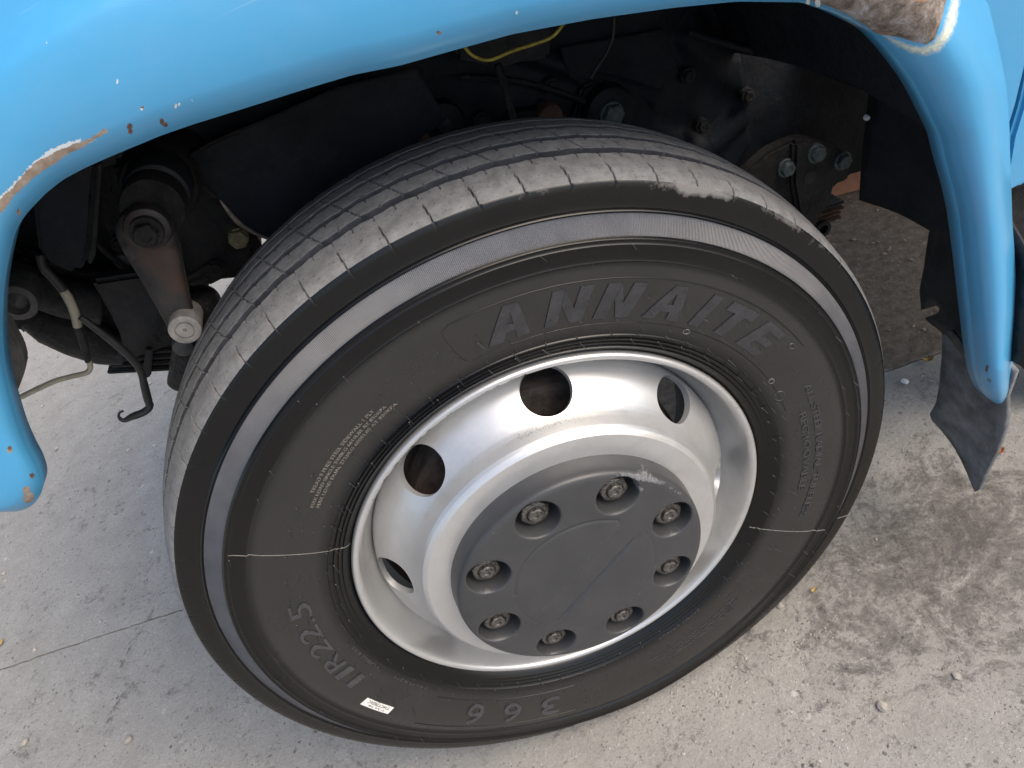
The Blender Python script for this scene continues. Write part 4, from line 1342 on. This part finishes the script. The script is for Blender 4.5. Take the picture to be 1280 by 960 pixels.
# bodies that fill the truck beyond what the opening shows
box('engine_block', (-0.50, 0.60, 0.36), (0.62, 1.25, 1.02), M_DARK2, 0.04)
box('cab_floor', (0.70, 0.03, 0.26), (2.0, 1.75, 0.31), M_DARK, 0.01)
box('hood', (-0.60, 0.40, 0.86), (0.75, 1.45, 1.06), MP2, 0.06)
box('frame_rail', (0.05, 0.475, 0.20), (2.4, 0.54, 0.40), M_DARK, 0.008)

plate('frame_gusset', [(880, -60), (1160, -60), (1100, 20), (1092, 150), (1085, 213), (1062, 219), (1044, 233), (1000, 246), (930, 235), (880, 190)], 0.468, 0.012, M_APRON, truck, 0.004)
# ---- rear spring bracket with bolts, seen behind the tyre
plate('spring_bracket', [(905, 238), (935, 214), (962, 190), (990, 176), (1012, 172), (1034, 180), (1062, 190), (1066, 205), (1063, 216), (1061, 226), (1044, 231), (1040, 247), (1030, 266), (1019, 286), (1000, 300), (960, 280)], 0.40, 0.03, M_DARK2, truck, 0.005)
plate('bracket_web', [(993, 178), (1012, 174), (1034, 182), (1037, 232), (1030, 262), (1019, 282), (1000, 280), (991, 230)], 0.388, 0.02, M_DARK2, truck, 0.006)
cyl('bracket_hole', 1013, 222, 0.3868, 0.012, 0.003, M_HOSE, 0.1)
for q in ((1020.5, 192), (1053, 201), (983, 210)):
    bolt(q[0], q[1], 0.386 if q[0] == 1020.5 else 0.398, 0.0115, M_BOLT)
for k, (y0, y1) in enumerate(((252, 245), (259, 252), (266, 257), (273, 263))):
    plate('spring_leaf', [(1000, y0 + 17), (1056, y1 + 6), (1055.5, y1 + 9.5), (1000, y0 + 21.5)] if k < 2 else [(1000, y0 + 16), (1052, y1 + 7), (1051, y1 + 10.5), (1000, y0 + 20)], 0.44 + 0.004 * k, 0.075, M_RUST if k else M_DARK2, truck, 0.0015)
cyl('spring_eye', 1030, 287, 0.44, 0.017, 0.07, M_DARK2, 0.15, ring=[(0.45, 0.02), (0.5, 0.0)])

# ---- middle of the wheel house
cyl('mount_boss', 765, 142, 0.41, 0.042, 0.06, M_APRON, 0.3)
bolt(765, 142, 0.405, 0.0145, M_BOLT, washer=1.3)
plate('brace', [(524, 126), (535, 124), (538, 200), (527, 200)], 0.42, 0.02, M_RUST, truck, 0.003)
cyl('drain_hole', 557, 157, 0.438, 0.011, 0.012, M_HOSE, 0.1)
cyl('rubber_mount', 556, 155, 0.440, 0.033, 0.03, M_APRON, 0.35)
plate('relay_box', [(566, 40), (690, 20), (688, 74), (640, 80), (626, 88), (600, 80), (572, 74)], 0.40, 0.05, M_DARK, truck, 0.006)
plate('side_member', [(640, 142), (710, 138), (708, 178), (640, 182)], 0.42, 0.04, M_RUST if False else M_DARK2, truck, 0.006)
tube('wire', [tuple(at(x, y, 0.30)) for x, y in ((580, 58), (592, 70), (612, 75), (640, 64), (668, 55), (690, 46), (704, 30), (708, 20))], 0.0022, M_YEL, truck)
tube('wire', [tuple(at(x, y, 0.34)) for x, y in ((768, 20), (766, 46), (758, 66), (748, 82), (738, 98))], 0.0022, M_HOSE, truck)
tube('hose', [tuple(at(x, y, 0.38)) for x, y in ((622, 80), (632, 112), (638, 135), (645, 155))], 0.0055, M_DARK2, truck)
tube('brake_pipe', [tuple(at(x, y, 0.39)) for x, y in ((860, 40), (930, 60), (1000, 78), (1060, 92), (1110, 118))], 0.006, M_APRON, truck)
lathe_y('gap_light', [(0.0, 0.0), (0.0028, 0.0), (0.0040, 0.002), (0.0040, 0.006), (0.0, 0.006)], M_WHITE_GAP, truck, 12, tuple(at(1085.5, 148, 0.20)))  # pale disc added in place of daylight showing through a gap

# ---- steering box, drop arm and what hangs in front of the axle
plate('support_panel', [(40, 250), (75, 215), (118, 180), (160, 165), (150, 205), (122, 212), (118, 250), (115, 300), (108, 330), (96, 342), (72, 338), (48, 318)], 0.27, 0.015, M_APRON, truck, 0.006)
plate('panel_flange', [(122, 205), (127, 205), (119, 320), (113, 332), (109, 328), (115, 300)], 0.262, 0.01, M_DARK2, truck, 0.0015)
plate('gearbox_side', [(120, 190), (200, 168), (262, 190), (300, 240), (330, 300), (320, 350), (262, 356), (232, 372), (205, 360), (150, 330), (128, 300), (124, 240)], 0.40, 0.09, M_DARK2, truck, 0.02)
cyl('steering_housing', 199, 235, 0.33, 0.050, 0.10, M_DARK2, 0.25)
cyl('housing_collar', 196, 245, 0.28, 0.041, 0.06, M_DARK, 0.2)
cyl('seal_ring', 191, 262, 0.245, 0.038, 0.04, M_DARK2, 0.15)
def drop_arm():
    a, b_ = at(183, 290, 0.205), at(231, 412, 0.19)
    bm = bmesh.new()
    ax = np.array([b_[0] - a[0], b_[2] - a[2]])
    L_ = np.hypot(*ax)
    ax /= L_
    nx_ = np.array([-ax[1], ax[0]])
    n = 26
    rows = []
    for i in range(n):
        t = i / (n - 1)
        s = -0.033 + t * (L_ + 0.033 - 0.012)
        if s < 0:
            hw = math.sqrt(max(0.033 ** 2 - s * s, 1e-6))
        else:
            hw = np.interp(s / L_, [0, .2, .4, .65, .85, 1.0], [0.033, 0.031, 0.026, 0.0215, 0.0185, 0.0175])
        c = np.array([a[0], a[2]]) + ax * s
        yc = a[1] + (b_[1] - a[1]) * max(s, 0) / L_
        th = 0.013 if s < 0.02 else 0.010
        sec = []
        for k in range(16):
            q = 2 * math.pi * k / 16
            ce, se = math.cos(q), math.sin(q)
            cx = math.copysign(abs(ce) ** 0.55, ce) * hw
            cy = math.copysign(abs(se) ** 0.55, se) * th
            sec.append(bm.verts.new((c[0] + nx_[0] * cx, yc + cy, c[1] + nx_[1] * cx)))
        rows.append(sec)
    for r0, r1 in zip(rows[:-1], rows[1:]):
        for k in range(16):
            bm.faces.new((r0[k], r0[(k + 1) % 16], r1[(k + 1) % 16], r1[k]))
    bm.faces.new(rows[0][::-1])
    bm.faces.new(rows[-1])
    bmesh.ops.recalc_face_normals(bm, faces=bm.faces)
    me = bpy.data.meshes.new('steering_arm')
    bm.to_mesh(me)
    bm.free()
    me.materials.append(M_ARM)
    me.polygons.foreach_set('use_smooth', np.ones(len(me.polygons), bool))
    me.set_sharp_from_angle(angle=math.radians(50))
    return link(bpy.data.objects.new('steering_arm', me), truck)
drop_arm()
cyl('arm_boss', 184, 288, 0.188, 0.027, 0.02, M_ARM, 0.25, ring=[(0.55, 0.004), (0.6, 0.0)])
bolt(183, 291, 0.182, 0.0125, M_DARK2, 'shaft_nut', 1.5)
cyl('ball_joint', 231, 413, 0.165, 0.0195, 0.045, M_BALL, 0.12, ring=[(0.10, 0.003), (0.14, 0.0), (0.50, 0.0), (0.53, 0.0022), (0.57, 0.0022), (0.60, 0.0)])
cyl('ball_socket', 229, 436, 0.20, 0.014, 0.05, M_GREY, 0.4)
tube('track_rod', [tuple(at(x, y, Y_)) for x, y, Y_ in ((232, 440, 0.25), (262, 405, 0.33), (300, 372, 0.42))], 0.017, M_DARK2, truck, 12)
cyl('rod_boot', 252, 392, 0.27, 0.024, 0.04, M_HOSE, 0.45)
tube('steering_knuckle', [tuple(at(x, y, 0.26)) for x, y in ((240, 372), (248, 398), (244, 430), (232, 462), (219, 482))], [0.030, 0.034, 0.03, 0.022, 0.012], M_DARK2, truck, 14)
plate('splash_panel', [(214, 211), (240, 190), (268, 176), (330, 150), (420, 110), (520, 86), (560, 150), (500, 190), (400, 270), (352, 306), (338, 301), (318, 294), (300, 281), (286, 268), (274, 250), (250, 232), (228, 220)], 0.375, 0.006, M_APRON, truck, 0.002)
tube('panel_bead', [tuple(at(x, y, 0.370)) for x, y in ((214, 211), (230, 220), (252, 232), (270, 246))], 0.003, M_DARK2, truck)
tube('panel_bead', [tuple(at(x, y, 0.370)) for x, y in ((214, 210), (236, 196), (262, 180), (300, 163))], 0.003, M_DARK2, truck)
tube('worn_lip', [tuple(at(x, y, 0.368)) for x, y in ((275, 250), (284, 262), (293, 273), (303, 282), (318, 291), (334, 298), (346, 301))], [0.001, 0.0035, 0.004, 0.003, 0.002, 0.0025], M_EDGE, truck)
bolt(298, 297, 0.385, 0.0125, M_BRASS, washer=1.15)
plate('front_bracket', [(112, 352), (150, 346), (196, 340), (204, 362), (204, 392), (196, 412), (172, 448), (163, 456), (150, 420), (130, 380)], 0.315, 0.03, M_DARK, truck, 0.006)
plate('cross_member', [(-40, 318), (30, 312), (70, 338), (118, 348), (205, 330), (240, 352), (262, 372), (250, 402), (232, 430), (205, 442), (168, 455), (150, 461), (128, 456), (112, 447), (84, 430), (62, 420), (40, 424), (18, 412), (-40, 400)], 0.42, 0.16, M_DARK2, truck, 0.025)
tube('anti_roll_bar', [tuple(at(x, y, 0.36)) for x, y in ((-20, 330), (30, 352), (80, 372), (130, 382))], 0.028, M_DARK2, truck, 14)
tube('oil_pan', [tuple(at(x, y, 0.40)) for x, y in ((35, 392), (62, 402), (96, 418), (130, 432), (158, 440))], [0.022, 0.034, 0.034, 0.03, 0.02], M_DARK2, truck, 16)
cyl('tow_bushing', 20, 380, 0.30, 0.026, 0.05, M_GREY, 0.2, ring=[(0.5, 0.01), (0.62, 0.0)])
cyl('plug', 152, 328, 0.385, 0.011, 0.02, M_GREY, 0.3)
for k in range(4):
    y = 437 + 7.5 * k
    x0 = 150 - 5 * k
    plate('spring_leaf', [(x0, y + 4), (230, y - 1.5), (232, y + 3.5), (x0 - 2, y + 9)], 0.425 - 0.0 * k, 0.07, M_DARK2, truck, 0.002)
plate('spring_clip', [(182, 436), (191, 436), (189, 470), (183, 474), (178, 470)], 0.415, 0.09, M_DARK, truck, 0.002)
# bumper end behind the front of the fender
bp = [(2, 398), (8, 402), (16, 418), (26, 436), (31, 455), (27, 474), (20, 494), (12, 506), (-40, 470), (-40, 398)]
plate('bumper_end', bp, 0.05, 0.02, M_GREY, truck, 0.004)
# hoses and the hanging hook
tube('cable', [tuple(at(x, y, 0.24)) for x, y in ((50, 318), (54, 334), (64, 345), (80, 364))], 0.0055, M_HOSE, truck)
tube('cable', [tuple(at(x, y, 0.24)) for x, y in ((79, 363), (86, 374), (93, 390), (97, 408))], 0.0058, M_PALE, truck)
tube('cable', [tuple(at(x, y, 0.24)) for x, y in ((97, 406), (103, 425), (108, 442), (110, 452))], [0.005, 0.005, 0.004], M_DARK2, truck)
tube('cable', [tuple(at(x, y, 0.24)) for x, y in ((110, 450), (113, 459), (108, 466), (92, 470), (70, 476), (45, 487), (20, 499), (-12, 510))], 0.0036, M_PALE, truck)
tube('bent_hook', [tuple(at(x, y, 0.22)) for x, y in ((100, 396), (122, 412), (145, 430), (164, 447), (176, 464), (180, 480), (185, 500), (187, 508), (180, 515), (165, 521), (155, 525.5), (149, 522), (149, 516.5), (154, 513.5))], [0.004, 0.005, 0.0055, 0.005, 0.0055, 0.005, 0.0055, 0.003, 0.0018, 0.0015], M_HOSE, truck)

# small fittings on the castings
for q in ((150, 214), (236, 212), (270, 335), (150, 305), (212, 348), (306, 262)):
    bolt(q[0], q[1], 0.394, 0.0085, M_DARK2, washer=1.5)
for q in ((603, 150), (820, 172), (878, 158), (935, 120), (690, 108), (860, 95)):
    bolt(q[0], q[1], 0.440, 0.0085, M_DARK2, washer=1.5)
tube('brake_pipe', [tuple(at(x, y, 0.37)) for x, y in ((118, 300), (140, 322), (176, 344), (204, 350), (236, 346), (262, 330))], 0.004, M_DARK2, truck)
tube('brake_pipe', [tuple(at(x, y, 0.43)) for x, y in ((575, 96), (640, 100), (690, 112), (728, 126), (744, 136))], 0.0045, M_DARK2, truck)
tube('wire', [tuple(at(x, y, 0.33)) for x, y in ((60, 262), (66, 284), (62, 304), (52, 322))], 0.0035, M_HOSE, truck)
tube('hose', [tuple(at(x, y, 0.36)) for x, y in ((130, 372), (150, 396), (158, 424), (150, 446))], 0.008, M_DARK, truck)
plate('heat_shield', [(700, 60), (830, 36), (850, 92), (812, 120), (742, 118), (712, 96)], 0.445, 0.004, M_APRON, truck, 0.0015)
plate('mount_bracket', [(728, 108), (760, 96), (800, 112), (822, 150), (800, 186), (730, 186), (716, 150)], 0.435, 0.02, M_APRON, truck, 0.005)
cyl('boss', 690, 147, 0.412, 0.020, 0.03, M_RUST, 0.3)
